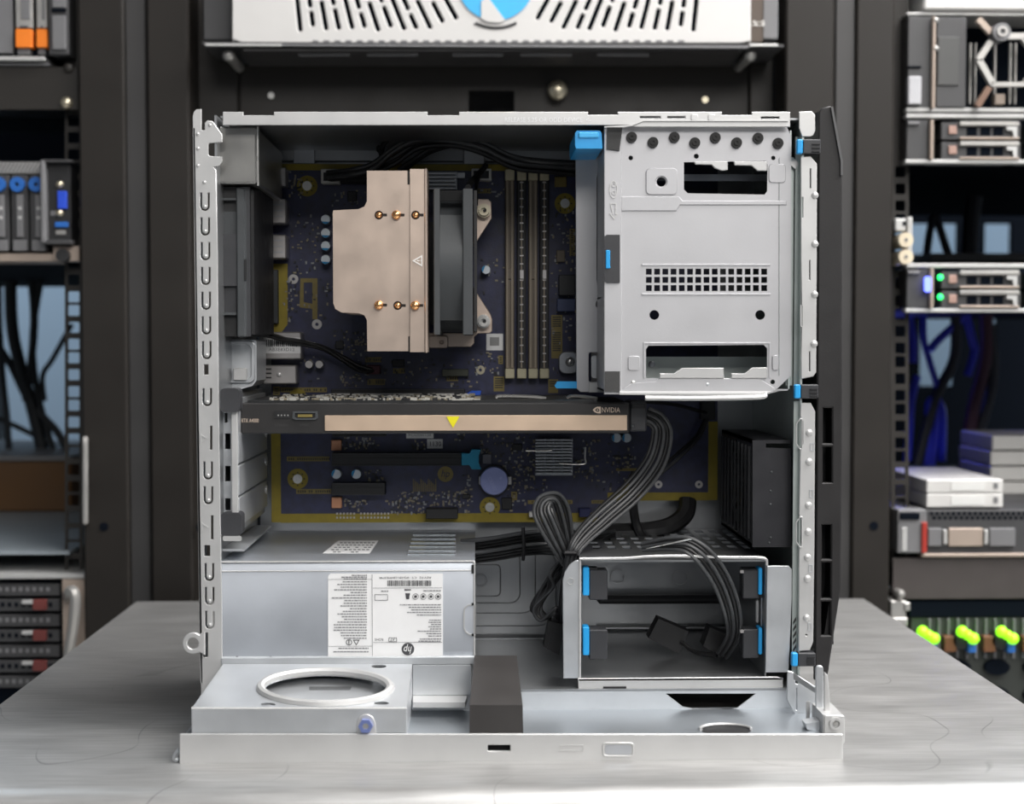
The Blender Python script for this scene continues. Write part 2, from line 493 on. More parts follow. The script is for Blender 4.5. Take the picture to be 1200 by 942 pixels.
# ---- racks
def post(root, name, x0, x1, Y, d, mat, c=.002):
    a, b = W(x0, 400, Y).x, W(x1, 400, Y).x
    return MB().box(a, Y, FLZ, b, Y + d, 1.15, c).build(name, mat, root)
def hole_strip(root, x0, x1, hx0, hx1, Y, ystart, ystop, mat):
    pitch = [15.875, 15.875, 12.7]
    hs = []; y = ystart; k = 0
    px = F / Y / 1000
    while y < ystop:
        hs.append(rrect(hx0, y, hx1, y + 9.5 * px * 1.08, 1.5, 2)); y += pitch[k % 3] * px; k += 1
    return MB().pholed(rct(x0, -420, x1, 1500), hs, Y, .002).build('mounting_rail', mat, root)
# left rack
lr = thing('server_rack', (-.62, YR + .4, FLZ), 'black server rack at the left edge, with orange cartridges at its top', 'server rack')
post(lr, 'front_post', 95, 149, YR, .05, RACK)
hole_strip(lr, 76, 97, 79.5, 93, YR + .03, 135, 800, RACKB)
a = W(-420, 400, YR).x
MB().box(a - .03, YR, FLZ, a, YR + .05, 1.15, .002).build('front_post', RACK, lr)
b = W(96, 400, YR).x
MB().box(a - .03, YR, 1.15, b, YR + 1.0, 1.20, .002).build('rack_top', RACK, lr)
for xx in (a - .03, W(120, 400, YR).x - .03):
    MB().box(xx, YR + .95, FLZ, xx + .03, YR + 1.0, 1.15).build('rear_post', RACKB, lr)
MB().box(W(92, 400, YR + .05).x + .004, YR + .05, FLZ, W(92, 400, YR + .05).x + .006, YR + .95, 1.15).build('side_panel', RACKB, lr)
zt = W(40, 322, YR + .9).z
MB().box(a, YR + .9, zt, b, YR + .91, 1.1).build('added_dark_sheet', VOID, lr)  # dark sheets added above and below the opening to keep the rack dark
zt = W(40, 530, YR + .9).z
MB().box(a, YR + .9, FLZ, b, YR + .91, zt).build('added_dark_sheet', VOID, lr)
# right rack
rrk = thing('server_rack', (.75, YR + .4, FLZ), 'black server rack at the right edge, holding the hexagon-fronted server', 'server rack')
post(rrk, 'front_post', 1000, 1045, YR, .05, RACK)
hole_strip(rrk, 1044, 1065, 1049, 1061, YR + .03, 195, 800, RACKB)
a2 = W(1640, 400, YR).x; b2 = W(1044, 400, YR).x
MB().box(a2, YR, FLZ, a2 + .03, YR + .05, 1.15, .002).build('front_post', RACK, rrk)
MB().box(b2, YR, 1.15, a2 + .03, YR + 1.0, 1.20, .002).build('rack_top', RACK, rrk)
for xx in (a2, W(1044, 400, YR).x):
    MB().box(xx, YR + .95, FLZ, xx + .03, YR + 1.0, 1.15).build('rear_post', RACKB, rrk)
sx = W(1052, 400, YR + .05).x - .008
MB().box(sx, YR + .05, FLZ, sx + .002, YR + .95, 1.15).build('side_panel', RACKB, rrk)
def blank(x0, y0, x1, y1, name='added_dark_sheet'):  # dark sheets added behind the right rack, leaving only the lit patches open
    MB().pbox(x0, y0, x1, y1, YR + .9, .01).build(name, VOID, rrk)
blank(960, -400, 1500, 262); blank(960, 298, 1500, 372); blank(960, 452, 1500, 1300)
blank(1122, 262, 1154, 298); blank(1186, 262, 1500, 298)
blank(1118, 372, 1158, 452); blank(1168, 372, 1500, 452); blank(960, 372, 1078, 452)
# centre rack
cr = thing('server_rack', (0, YR + .4, FLZ), 'black server rack in the middle, behind the open computer', 'server rack')
post(cr, 'post_strip', 149, 175, YR + .004, .04, RACKL)  # strip in a lighter grey than the posts beside it
post(cr, 'front_post', 175, 224, YR, .05, RACK)
post(cr, 'front_post', 918, 975, YR, .05, RACK)
post(cr, 'post_strip', 975, 1000, YR + .004, .04, RACKL)
post(cr, 'inner_rail', 232, 282, YR + .05, .03, RACKB)
post(cr, 'inner_rail', 876, 905, YR + .05, .03, RACKB)
xa, xb = W(149, 400, YR).x, W(1000, 400, YR).x
MB().box(xa, YR, 1.15, xb, YR + 1.0, 1.20, .002).build('rack_top', RACK, cr)
for xx in (xa, xb - .03):
    MB().box(xx, YR + .95, FLZ, xx + .03, YR + 1.0, 1.15).build('rear_post', RACKB, cr)
MB().box(xa, YR + .9, FLZ, xb, YR + .91, 1.15).build('added_dark_sheet', VOID, cr)  # added sheet that keeps the middle rack dark
a, z0, b, z1 = rect_px(282, 76, 876, 200, YR + .055)
cut = rct(*pp([(549, 106)], YR + .055)[0], *pp([(603, 150)], YR + .055)[0])
MB().holed(rct(a, z0 - .15, b, z1), [cut], YR + .055, YR + .058).build('front_blank', RACKB, cr)
for px, py, nm in ((235, 618, 0), (122, 617, 0)):
    w = W(px, py, YR); MB().cyl((w.x, w.z), .004, YR - .001, YR + .002).build('post_hole', VOID, cr if px > 149 else lr)
w = W(1024, 616, YR); MB().cyl((w.x, w.z), .004, YR - .001, YR + .002).build('post_hole', VOID, rrk)
w = W(653, 107, YR + .05)
k = MB(); k.cyl((w.x, w.z), .0065, YR + .043, YR + .055); k.dome((w.x, YR + .043, w.z), .0095, .005)
k.build('thumb_screw', BRASS, cr)
w = W(827, 116, YR + .05); MB().cyl((w.x, w.z), .003, YR + .053, YR + .056).build('screw', BRASS, cr)
w = W(317, 111, YR + .05); MB().cyl((w.x, w.z), .003, YR + .053, YR + .056).build('screw', SCREW, cr)
# ================================================================ the computer case
YL, YO, YM, YT = .790, .850, .985, .998
ZTOP = W(600, 130, YO).z
ZFL = W(600, 808, YO).z          # inside floor of the case
XL, XR = W(262, 780, YO).x, W(938, 450, YO).x
pc = thing('computer_case', (0, (YO + YT) / 2, 0), 'open silver steel tower computer case with black front bezel standing on the table', 'computer case')
def part(name, mb, mat, parent=None, **k):
    return mb.build(name, mat, pc if parent is None else parent, **k)
# ---- rear flange with its U-shaped cuts
outer = [(225.6, 136), (227, 131), (230, 128), (236, 127.7), (236, 152.4), (240, 152.4), (240, 144), (243, 141), (249, 142), (260.3, 157.4), (260.3, 166.5),
         (246, 167.5), (244, 169), (244, 181), (246, 182.8), (260.3, 183.6), (260.3, 189), (257, 194), (250, 195.7), (253.2, 199),
         (255, 300), (256.3, 480), (258, 600), (260, 700), (260.6, 790), (261, 838), (236, 838), (235.2, 800), (234, 760), (232.3, 640), (230, 480), (228.5, 330), (227, 230)]
def uslot(x, y0, y1, w=11, s=2.2):
    r = w / 2; cy = y1 - r
    pts = [(x - r, y0)] + [(x - r * math.cos(R(a)), cy + r * math.sin(R(a))) for a in range(0, 181, 20)] + [(x + r, y0), (x + r - s, y0)]
    pts += [(x + (r - s) * math.cos(R(a)), cy + (r - s) * math.sin(R(a))) for a in range(0, 181, 20)] + [(x - r + s, y0)]
    return pts
holes = []; dim = []
ux = lambda y: 240 + (y - 237) * (245.8 - 240) / (725 - 237)
for y in (226, 255, 284, 313, 342, 371, 400, 455, 541, 570, 660, 688, 716):
    holes.append(uslot(ux(y + 10), y, y + 21)); dim.append((ux(y + 10), y + 16))
holes += [rct(239, 427, 244, 439), rct(246, 499, 248.6, 527), rct(247, 604, 249.8, 632), rct(239.3, 639, 246, 651.5), rct(237.5, 741.5, 243.5, 770)]
fl = part('rear_flange', MB().pholed(outer, holes, YO, .0012, .0003), STEELW)
d = MB()
for x, y in dim + [(231.7, 157), (232, 174), (232, 194), (239.5, 213.5), (246, 146.5)]:
    w = W(x, y, YO); d.dome((w.x, YO, w.z), .0011, .0008, n=10)
part('dimple_row', d, STEELW, fl, kind='stuff')
for y in (514, 618):
    x = ux(y) - 5
    p = MB(); p.pholed([(x - 4, y - 6), (x + 5, y), (x - 4, y + 6)], [[(x - 2.6, y - 3.6), (x + 2.6, y), (x - 2.6, y + 3.6)]], YO - .0003, .0003)
    part('embossed_triangle', p, STEELW, fl)
# bent edge of the flange and the padlock loop
p = MB(); a = W(226, 150, YO); b = W(235, 800, YO)
p.slab((a.x, YO, a.z), (b.x, YO, b.z), (b.x, YO + .02, b.z), (a.x, YO + .02, a.z), (.0011, 0, 0)); part('flange_return', p, STEELW, fl)
lp = circ(226.2, 754, 12.6, 28); ring = [q for q in lp if q[0] < 236] 
ring = [(226.2 + 12.6 * math.cos(R(t)), 754 + 12.6 * math.sin(R(t))) for t in range(50, 311, 10)]
ring = [(240, 768)] + [(226.2 + 12.6 * math.cos(R(t)), 754 + 12.6 * math.sin(R(t))) for t in range(55, 306, 10)] + [(240, 741)]
part('padlock_loop', MB().pholed(ring, [circ(226, 754, 6.6, 20)], YO - .0025, .0025, .0005), STEELW)
# ---- rails and sheets
top = [(261, 146.5), (261, 131), (285, 131), (285, 135), (321, 135), (321, 131), (501, 131), (501, 135), (538, 135), (538, 131), (689, 131), (689, 134.5), (724, 134.5), (724, 131),
       (846, 131), (846, 134.8), (881, 134.8), (881, 131), (926, 131), (926, 148.5), (745, 148.5), (737, 146.5)]
th = [rct(750, 136, 774, 138.5), rct(782, 136, 803, 138.5), rct(892, 136.5, 913, 139)]
tr = part('top_rail', MB().pholed(top, th, YO, .0012, .0003), STEELW)
for x in (814, 834):
    part('embossed_pad', MB().pholed(rrect(x - 4, 133.5, x + 4, 141, 2), [], YO - .0006, .0006, .0002), STEELW, tr)
part('embossed_text', MB().text('RELEASE 5.25 OR ODD DEVICE  <-', 642, 140.3, 100, 5.2, YO - .0003), M('embossed_zinc', (.76, .77, .78), .35, .4), tr)
part('bright_lip', MB().pholed([(737, 146.5), (750, 143), (752, 141), (924, 141), (924, 142), (754, 142), (740, 147.6), (730, 149), (708, 149), (708, 148)], [], YO - .001, .001), STEELW, tr)
zt = W(600, 135.8, YO).z
part('top_panel', MB().box(XL, YO + .004, zt - .0012, XR, YT, zt), STEELI)
p = MB(); p.box(XL, YT, ZFL - .01, XR, YT + .0012, zt); tray = part('motherboard_tray', p, STEELI)
# ribs of the tray seen at the top and the stamped recess seen beside the power supply
for y0, y1, dd in ((163, 164.5, .003), (171, 190, .004)):
    part('tray_rib', MB().pbox(326, y0, 900, y1, YT - dd, dd, .0008), STEELI, tray)
part('tray_tab', MB().pbox(344, 173, 369, 192, YT - .0055, .0015, .0004), STEELD, tray)
w = W(554, 169, YT)
p = MB(); p.pbox(543, 176, 568, 194, YT - .008, .004, .0006); part('tray_tab', p, STEEL, tray)
part('tray_screw', MB().dome((w.x, YT - .006, w.z), .004, .004), SCREW, tray)
for i, (x1, y0, y1, r) in enumerate(((652, 640, 734, 22), (628, 634, 719, 16), (610, 645, 707, 12), (587, 661, 699, 6))):
    part('stamped_panel', MB().pholed(rrect(480, y0, x1, y1, r, 6), [], YT - .002 * (i + 1), .002, .0008), STEELI, tray)
part('tray_rib', MB().pbox(520, 744, 905, 752, YT - .004, .004, .0018), STEELI, tray)
w = W(563, 680, YT - .008)
part('stamped_mark', MB().torus((w.x, YT - .008, w.z), .004, .0007, 'y', 20, 6), STEELI, tray)
part('case_floor', MB().box(XL, YO, ZFL - .0012, XR, YT, ZFL), STEELI)
# front (right) wall: thin sheet, with the bright flange towards the camera
p = MB(); p.box(XR, YO + .001, ZFL, XR + .0012, YT, zt); fw = part('front_wall', p, GREENZ)
def flange(pts, holes=(), Y=YO):
    return part('front_flange', MB().pholed(pts, holes, Y, .0012, .0003), STEELW)
flange([(936.5, 131), (951, 130), (955, 134), (955.5, 153), (953, 158.5), (950, 160), (940, 160), (936.5, 150)])
flange([(938.5, 184), (950, 183), (957.5, 192), (957.3, 300), (956.6, 436), (953, 441), (939, 444)],
       [rct(939.4, 231, 941, 255), rct(949.2, 197.5, 950.4, 220.5), rct(948.4, 305, 949.4, 328), rct(938.6, 358, 940, 382), rct(948.2, 412, 949.4, 435)])
flange([(938.5, 472), (950, 472), (955.3, 482), (954.5, 640), (953, 752), (949, 762), (936, 763), (936.5, 644), (939.5, 636), (939.5, 610), (936.5, 603), (938, 526), (941, 520), (941, 494), (938, 488)],
       [circ(945, 744, 1.2, 10)])
for x, y in ((951.7, 523.7), (950.8, 578.5), (949.9, 666), (949.2, 734.5)):
    part('embossed_square', MB().pholed(rct(x - 2.2, y - 4.6, x + 2.2, y + 4.6), [rct(x - 1.5, y - 3.8, x + 1.5, y + 3.8)], YO - .0003, .0003), STEEL)
d = MB()
for x, y in ((955, 229), (955, 286), (954.6, 345), (954, 403), (948.3, 507), (948, 541), (947.4, 592), (947, 623), (946.3, 653), (946, 678), (945.3, 724)):
    w = W(x, y, YO); d.dome((w.x, YO, w.z), .0022, .0012)
part('flange_dimple_row', d, STEELW, kind='stuff')
for y0, y1 in ((490, 527), (605, 642)):
    x = 936.5
    p = MB().pholed([(x - 4, y0 + 7), (x + 1, y0), (x + 4, y0), (x + 4, y1), (x + 1, y1), (x - 4, y1 - 7)],
                    [[(x - 2.8, y0 + 7.4), (x + 1.4, y0 + 1.6), (x + 2.8, y0 + 1.6), (x + 2.8, y1 - 1.6), (x + 1.4, y1 - 1.6), (x - 2.8, y1 - 7.4)]], YO - .0006, .0006, .0002)
    part('latch_window', p, STEELW)
# inner green strip beside the flange
part('flange_fold', MB().pbox(929, 470, 938, 790, YO + .004, .001), GREENZ)
for y in range(723, 762, 8):
    part('vent_slot', MB().pprism([(929.5, y + 6), (933, y), (933, y + 4), (929.5, y + 9)], YO + .0034, .0008), BLACKP)
# ---- front bezel, seen from its side
bz = [(959.5, 131), (963, 126.5), (972, 124), (974.5, 124.3), (976.5, 131), (986.5, 178), (987, 190), (987, 520), (985.5, 688), (970.5, 790), (955, 797), (955, 760), (957.5, 500)]
bh = [rct(964.8, 478, 975.3, 519.5), rct(964.5, 523.5, 975, 565.5), rct(963.5, 615, 974, 655), rct(963, 659, 973.8, 701), rct(962.6, 705, 973.4, 744.5)]
BEZ = M('charcoal_bezel', (.019, .018, .0185), .5, 0, .08, 80, .1, 900, spec=.35)
bezel = part('front_bezel', MB().pholed(bz, bh, YO + .002, .004, .0008), BEZ)
a = pp([(961, 128)], YO)[0]; b = pp([(958, 795)], YO)[0]
o2 = pp([(974.5, 125), (986.8, 190), (985.3, 688), (970, 790)], YO)
p = MB(); p.prism(o2 + [(q[0] - .004, q[1]) for q in o2[::-1]], YO + .006, YT + .01); part('bezel_front', p, BEZ, bezel)
part('bezel_inner', MB().pbox(956.5, 470, 963.2, 755, YO + .006, .12), BLACKP, bezel)
part('bezel_back', MB().pbox(957.5, 135, 960.5, 470, YO + .006, .14), BEZ, bezel)
part('bezel_vent_back', MB().pbox(963.4, 470, 978, 755, YO + .022, .002), BLACKP, bezel)
e = pp([(974, 125), (976.5, 124.6), (988, 188), (988, 205), (985.5, 205), (985.5, 189)], YO)
part('bezel_edge', MB().prism(e, YO + .0005, YO + .004), M('grey_bezel_edge', (.09, .09, .092), .4), bezel)
for y0, y1, x in ((163, 180, 934), (450.5, 467, 931.3), (765, 781, 928)):
    cl = part('bezel_clip', MB().pbox(x + 7, y0, x + 28, y1, YO - .002, .008, .0006), DARKP, bezel)
    part('clip_tab', MB().pbox(x, y0, x + 7, y1, YO - .003, .004, .0006), BLUEP, cl)
    for q in (.3, .55, .8):
        part('clip_rib', MB().pbox(x + 18, y0 + (y1 - y0) * q, x + 27, y0 + (y1 - y0) * q + 1.2, YO - .0028, .001), BLACKP, cl)
# ---- rear wall: box over the fan, port recess, slot covers
YB = YO + .012
def side_sheet(name, px_near, px_far, mat, y_far_scale=None, parent=None):
    pass
a, z0, b, z1 = rect_px(255, 148, 301, 215, YB)
part('rear_upper_box', MB().box(a, YB, z0, b, YM - .012, z1, .0012), M('dull_zinc_box', (.33, .325, .31), .33, .85, .12, 30))
part('box_seam', MB().box(b, YB + .001, z0 - .0012, b + .0008, YB + .004, z1), SCREW)
a = W(258, 400, YO).x
part('rear_wall', MB().box(XL - .003, YO + .0013, ZFL, XL - .0018, YT, zt), STEELI)
XI = W(317, 400, YM).x            # plane of the port recess and of the slot covers
a0, zz0, b0, zz1 = rect_px(257, 395, 281, 458, YB + .02)
pr = [(258, 398), (298, 398), (300.5, 400), (300.5, 446), (296, 452), (262, 462), (256, 462)]
part('port_recess', MB().pprism(pr, YB + .035, .04), STEEL)
part('recess_frame', MB().pholed(rrect(258, 399, 299, 449, 8, 5), [rrect(261, 404, 294, 445, 7, 5)], YB + .033, .002, .0005), STEEL)
part('recess_tab', MB().pbox(273, 431, 289, 446, YB + .031, .003, .0006), STEELW)
z_a, z_b = W(283, 462, YO + .012).z, W(287, 628, YO + .012).z
sc = part('slot_wall', MB().box(XI - .006, YO + .014, z_b, XI - .0045, YM, z_a), STEELD)
ys = [506, 544.5, 582, 619]
for i in range(3):
    za, zb = W(285, ys[i], YO + .016).z - .0006, W(285, ys[i + 1], YO + .016).z + .0006
    cv = part('slot_cover', MB().box(XI - .0045, YO + .016, zb, XI - .0022, YM - .004, za, .0005), STEEL, sc)
    w = Vector((XI, YM - .010, (za + zb) / 2 + .003))
    part('slot_cover_bump', MB().cyl((w.y, w.z), .003, XI - .0024, XI - .0014, 'x', 12), STEELW, cv)
a, z0, b, z1 = rect_px(271.5, 478, 279, 622, YO + .010)
part('slot_edge_strip', MB().box(a, YO + .009, z0, b, YO + .011, z1, .0004), STEELW, sc)
a, z0, b, z1 = rect_px(258, 478, 276, 606, YO + .016)
cuts = []
for y0, y1, x0, x1 in ((484, 495, 263.5, 266.5), (508, 526, 264, 270), (546, 564, 264, 270), (584, 598, 264, 270)):
    cuts.append(rct(x0, y0, x1, y1))
part('slot_latch_plate', MB().pholed(rct(258, 478, 276, 606), cuts, YO + .016, .0012, .0002), STEEL, sc)
for y0, y1, x1 in ((455, 483, 280.5), (601, 628, 283)):
    part('slot_latch', MB().pprism(rrect(258, y0, x1, y1, 5, 4), YO + .006, .012), DARKP, sc)
part('lower_edge_sheet', MB().slab(W(259, 646, YO + .01), W(286, 646, YO + .01), W(318, 618, YM), W(300, 618, YM), (0, 0, .0015)), STEEL)
part('latch_hook', MB().pholed(rrect(261, 628, 283, 634, 2), [], YO + .006, .001), STEELW, sc)
# ---- the bottom pan that reaches out towards the camera
ZPAN = W(600, 862, YL).z - .001
pan = part('bottom_pan', MB().box(W(211, 880, YL).x + .001, YL + .0018, ZPAN - .0012, W(986, 880, YL).x - .001, YO + .004, ZPAN), PANF)
lip = rrect(210.2, 860, 988, 896.0, 1.5, 2)
lh = [rrect(571.5, 873, 598, 880, 1, 2)]
part('pan_lip', MB().pholed(lip, lh, YL, .0016, .0004), STEELW, pan)
part('pan_base', MB().box(W(212, 880, YL).x, YL + .002, .0004, W(985, 880, YL).x, YT, .0016), STEELD, pan)
for sx in (W(212, 880, YL).x, W(985, 880, YL).x - .0012):
    part('pan_side', MB().box(sx, YL + .001, .001, sx + .0012, YT, ZPAN), STEEL, pan)
part('pan_front_backing', MB().pbox(560, 866, 610, 890, YL + .006, .001), BLACKP, pan)
part('lip_emboss', MB().pholed(rrect(706, 870, 743, 887, 4, 4), [rrect(708, 872, 741, 885, 3, 4)], YL - .0005, .0006, .0002), STEELW, pan)
part('lip_inset', MB().pholed(rrect(709, 873, 740, 884, 3, 4), [], YL - .0003, .0003), STEELD, pan)
part('lip_emboss', MB().pholed(rct(656, 873, 684, 880), [rct(657, 874, 683, 879)], YL - .0003, .0003), STEELW, pan)
# riser between pan and case floor with the wide trapezoid opening
za, zb = ZFL - .001, ZPAN
rl, rrr = W(262, 820, YO).x, W(940, 820, YO).x
trap = pp([(780, 812.6), (886, 812.6), (864, 829.5), (858, 830.5), (812, 830.5), (800, 828)], YO)
part('floor_riser', MB().holed(rct(rl, zb, rrr, za), [trap], YO, YO + .0012, 'y', .0), STEEL, pan)
part('riser_recess', MB().pbox(775, 811, 892, 834, YO + .03, .001), RACKB, pan)
q = [WZ(822, 857, ZPAN + .0004), WZ(882, 857, ZPAN + .0004)]
cx, cy, ra = (q[0].x + q[1].x) / 2, WZ(852, 855.5, ZPAN).y, (q[1].x - q[0].x) / 2
part('finger_slot', MB().prism([(cx + ra * math.cos(2 * math.pi * i / 28), cy + .010 * math.sin(2 * math.pi * i / 28)) for i in range(28)], ZPAN, ZPAN + .0003, 'z'), BLACKP, pan)
pth = [(cx + ra * math.cos(R(a)), cy + .010 * math.sin(R(a)), ZPAN + .0008) for a in range(-10, 191, 20)]
part('finger_slot_rim', MB().tube(pth, .0009, 6, 2), STEELW, pan)
# raised foot platform with the big round opening
y0 = YL + .003; yk = YO - .001
PA, PB, PC, PD = W(224.5, 830, y0), W(476.5, 830, y0), W(483, 778, yk), W(261.5, 778, yk)
PN = (PB - PA).cross(PD - PA).normalized()
def on_platform(px, py, lift=0.0):
    d = ray(px, py); return CAM + d * ((PA - CAM).dot(PN) / d.dot(PN)) + PN * lift
def platform_sheet(name, outer, holes, lift, t, mat, parent):
    q = MB(); ux_ = (PB - PA).normalized(); uy_ = PN.cross(ux_)
    fl2 = lambda l: [((p - PA).dot(ux_), (p - PA).dot(uy_)) for p in (on_platform(*v) for v in l)]
    q.holed(fl2(outer), [fl2(h) for h in holes], lift, lift - t, 'z')
    q.v = [tuple(PA + ux_ * v[0] + uy_ * v[1] + PN * v[2]) for v in q.v]
    return part(name, q, mat, parent)
quad_px = [(224.5, 830), (476.5, 830), (483, 778), (261.5, 778)]
opening = circ(381.5, 806.5, 71, 44, 17.6)
small = [circ(444, 780.6, 9, 16, 1.9), circ(314, 825.4, 9, 16, 2), circ(447, 823.8, 9, 16, 2)]
plat = platform_sheet('foot_platform', quad_px, [opening] + small, 0, .0012, STEEL, pan)
P = [on_platform(381.5 + 76 * math.cos(2 * math.pi * i / 48), 806.5 + 19.2 * math.sin(2 * math.pi * i / 48), .0002) for i in range(49)]
part('opening_rim', MB().tube(P, .0026, 8, 1), STEELW, plat)
platform_sheet('added_floor_sheet', [(240, 825), (470, 825), (476, 782), (274, 782)], [], -.007, .001, STEEL, plat)  # sheet added close under the opening so that its inside catches light
part('inner_slot', MB().slab(on_platform(362, 792, -.0068), on_platform(412, 792, -.0068), on_platform(410, 795.5, -.0068), on_platform(362, 795.5, -.0068), PN * .0002), STEELI, plat)
part('platform_front', MB().pbox(224.2, 829.6, 476.8, 860, y0 - .0006, .0014, .0004), STEEL, plat)
part('platform_edge', MB().tube([PA, PB], .0007, 8, 2), STEELW, plat)
dn = lambda v: Vector((v.x, v.y, ZPAN))
part('platform_side', MB().slab(dn(PA), dn(PD), PD, PA, (.0012, 0, 0)), STEEL, plat)
part('platform_side', MB().slab(dn(PB), dn(PC), PC, PB, (-.0012, 0, 0)), STEEL, plat)
part('under_sill', MB().pbox(259, 770, 557, 779, YO - .0006, .003, .0004), STEEL, pan)
part('under_sill', MB().pbox(483, 779, 552, 815, YO - .0004, .002, .0004), STEEL, pan)
bt = part('nut_tab', MB().pholed([(417.5, 860), (418, 846), (421, 840), (426, 837), (432, 837), (437, 840), (440, 846), (441, 860)], [], y0 - .0012, .0012, .0004), STEELW, plat)
w = W(429, 849, y0)
part('hex_nut', MB().ring((w.x, w.z), mm(8.6, y0), mm(4, y0), y0 - .004, y0 - .001, n=6), M('blue_zinc_nut', (.24, .30, .62), .3, .6), plat)
part('nut_bolt', MB().cyl((w.x, w.z), mm(4, y0), y0 - .0032, y0 - .001), SCREW, plat)
part('pan_rib', MB().slab(WZ(484, 829, ZPAN + .006), WZ(545, 829, ZPAN + .006), WZ(548, 820, ZPAN + .006), WZ(484, 820, ZPAN + .006), (0, 0, .003)), STEELW, pan)
part('side_hook', MB().tube([W(210, 879, YL + .004), W(206, 884, YL + .004), W(205, 889, YL + .004), W(209, 891, YL + .004)], .0015, 6), STEEL, pan)
# black carrying bar across the pan
yb0 = YL + .003; bt_ = [W(550.5, 826, yb0), W(612.5, 826, yb0), W(605.5, 768, YO - .002), W(556, 768, YO - .002)]
bb_ = [W(550, 860, yb0 - .0005), W(613.2, 860, yb0 - .0005), dn(bt_[2]), dn(bt_[3])]
part('black_foot_bar', MB().add(bt_ + bb_, [(0, 1, 2, 3), (4, 5, 1, 0), (5, 6, 2, 1), (6, 7, 3, 2), (7, 4, 0, 3), (7, 6, 5, 4)]), M('black_bar_plastic', (.040, .037, .036), .42, 0, .08, 40), pan)
# hinge bracket at the right end of the pan
br = part('hinge_bracket', MB().pholed(rrect(966, 838, 990, 872, 3, 3), [], YL + .002, .0015, .0004), STEELW, pan)
part('hinge_block', MB().box(W(966, 850, YL).x, YL + .003, ZPAN - .004, W(989, 850, YL).x, YL + .03, W(980, 838, YL + .002).z), STEELW, br)
w = W(979, 847.5, YL + .002)
part('hinge_screw', MB().ring((w.x, w.z), mm(7.5, YL), mm(4.5, YL), YL + .0005, YL + .002), STEELW, br)
part('hinge_pin', MB().cyl((w.x, w.z), mm(2.5, YL), YL + .0005, YL + .002), SCREW, br)
part('hinge_plate', MB().pholed([(923, 786), (928, 787), (958, 806), (961, 815), (961, 838), (946, 842), (932, 838), (922, 820)], [circ(934.5, 799, 2.6, 12), rct(933, 806, 934, 832)], YO - .012, .0012, .0003), STEEL, br)
part('hinge_ear', MB().pholed(rrect(956, 780, 965, 850, 4, 4), [], YL + .02, .0015, .0004), STEEL, br)
part('hinge_ear', MB().pholed([(966, 787), (970, 791), (972, 812), (974, 842), (966, 846)], [], YL + .012, .0015, .0004), STEELW, br)
part('hinge_rib', MB().slab(W(930, 788, YO - .014), W(955, 806, YL + .03), W(955, 812, YL + .03), W(930, 796, YO - .014), (0, .001, 0)), STEELW, br)
part('hinge_rib', MB().pbox(945, 822, 949, 852, YL + .03, .001), STEELW, br)
part('hinge_foot', MB().pprism([(944, 848), (963, 845), (968, 851), (960, 857), (946, 855)], YL + .01, .01), STEEL, br)
# ================================================================ the motherboard
w = W(560, 612, YM)
mb = thing('motherboard', (w.x, YM + .004, w.z), 'navy blue motherboard with yellow border on the back wall of the case', 'motherboard')
outline = [(318, 192), (841, 192), (841, 586), (712, 586), (700, 612), (318, 612)]
pcb = MB().pprism(outline, YM, .0016).build('circuit_board', PCB, mb)
E = .0003
def bp(name, x0, y0, x1, y1, h, mat, c=0.0, parent=None, base=0.0):
    return MB().pbox(x0, y0, x1, y1, YM - h - base, h, c).build(name, mat, mb if parent is None else parent)
# standoffs that carry the board
for x, y in ((360, 218), (349, 561), (574, 594), (662, 238)):
    w = W(x, y, YM); MB().cyl((w.x, w.z), .003, YM + .0016, YT).build('standoff', BRASS, mb)
# yellow border
for r in ((318, 508, 329, 612), (329, 601.5, 700, 612), (830, 494, 841, 586), (712, 577, 830, 586.5), (326, 192.5, 690, 200)):
    bp('border_print', *r, E, PCBY)
# yellow landing around the port connector
MB().pholed([(313, 309), (337, 309), (337, 380), (330, 389), (316, 389)], [rct(314, 318, 326, 380)], YM - .0004, .0004).build('border_print', PCBY, mb)
bp('card_connector', 315, 316, 325.5, 379, .006, GREYP, .0005)
# mounting points: ring print + screw
def mount(x, y, r, screw=True):
    w = W(x, y, YM)
    rg = MB().cyl((w.x, w.z), mm(r, YM), YM - .0005, YM, n=28).build('mounting_ring', PCBY, mb)
    if screw:
        s = MB(); s.cyl((w.x, w.z), mm(5.4, YM), YM - .0016, YM - .0004, n=20); s.ring((w.x, w.z), mm(3.6, YM), mm(1.6, YM), YM - .0026, YM - .0015, n=16)
        s.build('mounting_screw', SCREW, rg)
        for k in range(8):
            a = 2 * math.pi * k / 8
            px, pz = w.x + mm(7.6, YM) * math.cos(a), w.z + mm(7.6, YM) * math.sin(a)
            MB().cyl((px, pz), mm(.9, YM), YM - .0007, YM - .0004, n=8).build('via', CHIP, rg)
for x, y, r in ((360, 218, 12), (349, 561, 12), (574, 594, 12), (662, 238.5, 12), (349, 466, 10.5), (735, 575, 9)):
    mount(x, y, r, (x, y) not in ((735, 575), (349, 466)))
for x, y, r in ((344, 327, 5.6), (371.5, 380, 5.8), (563, 433.5, 5.2), (771.7, 567.5, 4.5), (819, 567.5, 4.5)):
    w = W(x, y, YM); MB().ring((w.x, w.z), mm(r, YM), mm(r * .35, YM), YM - .0006, YM, n=20).build('ring_pad', BRASS if x == 563 else TIN, mb)
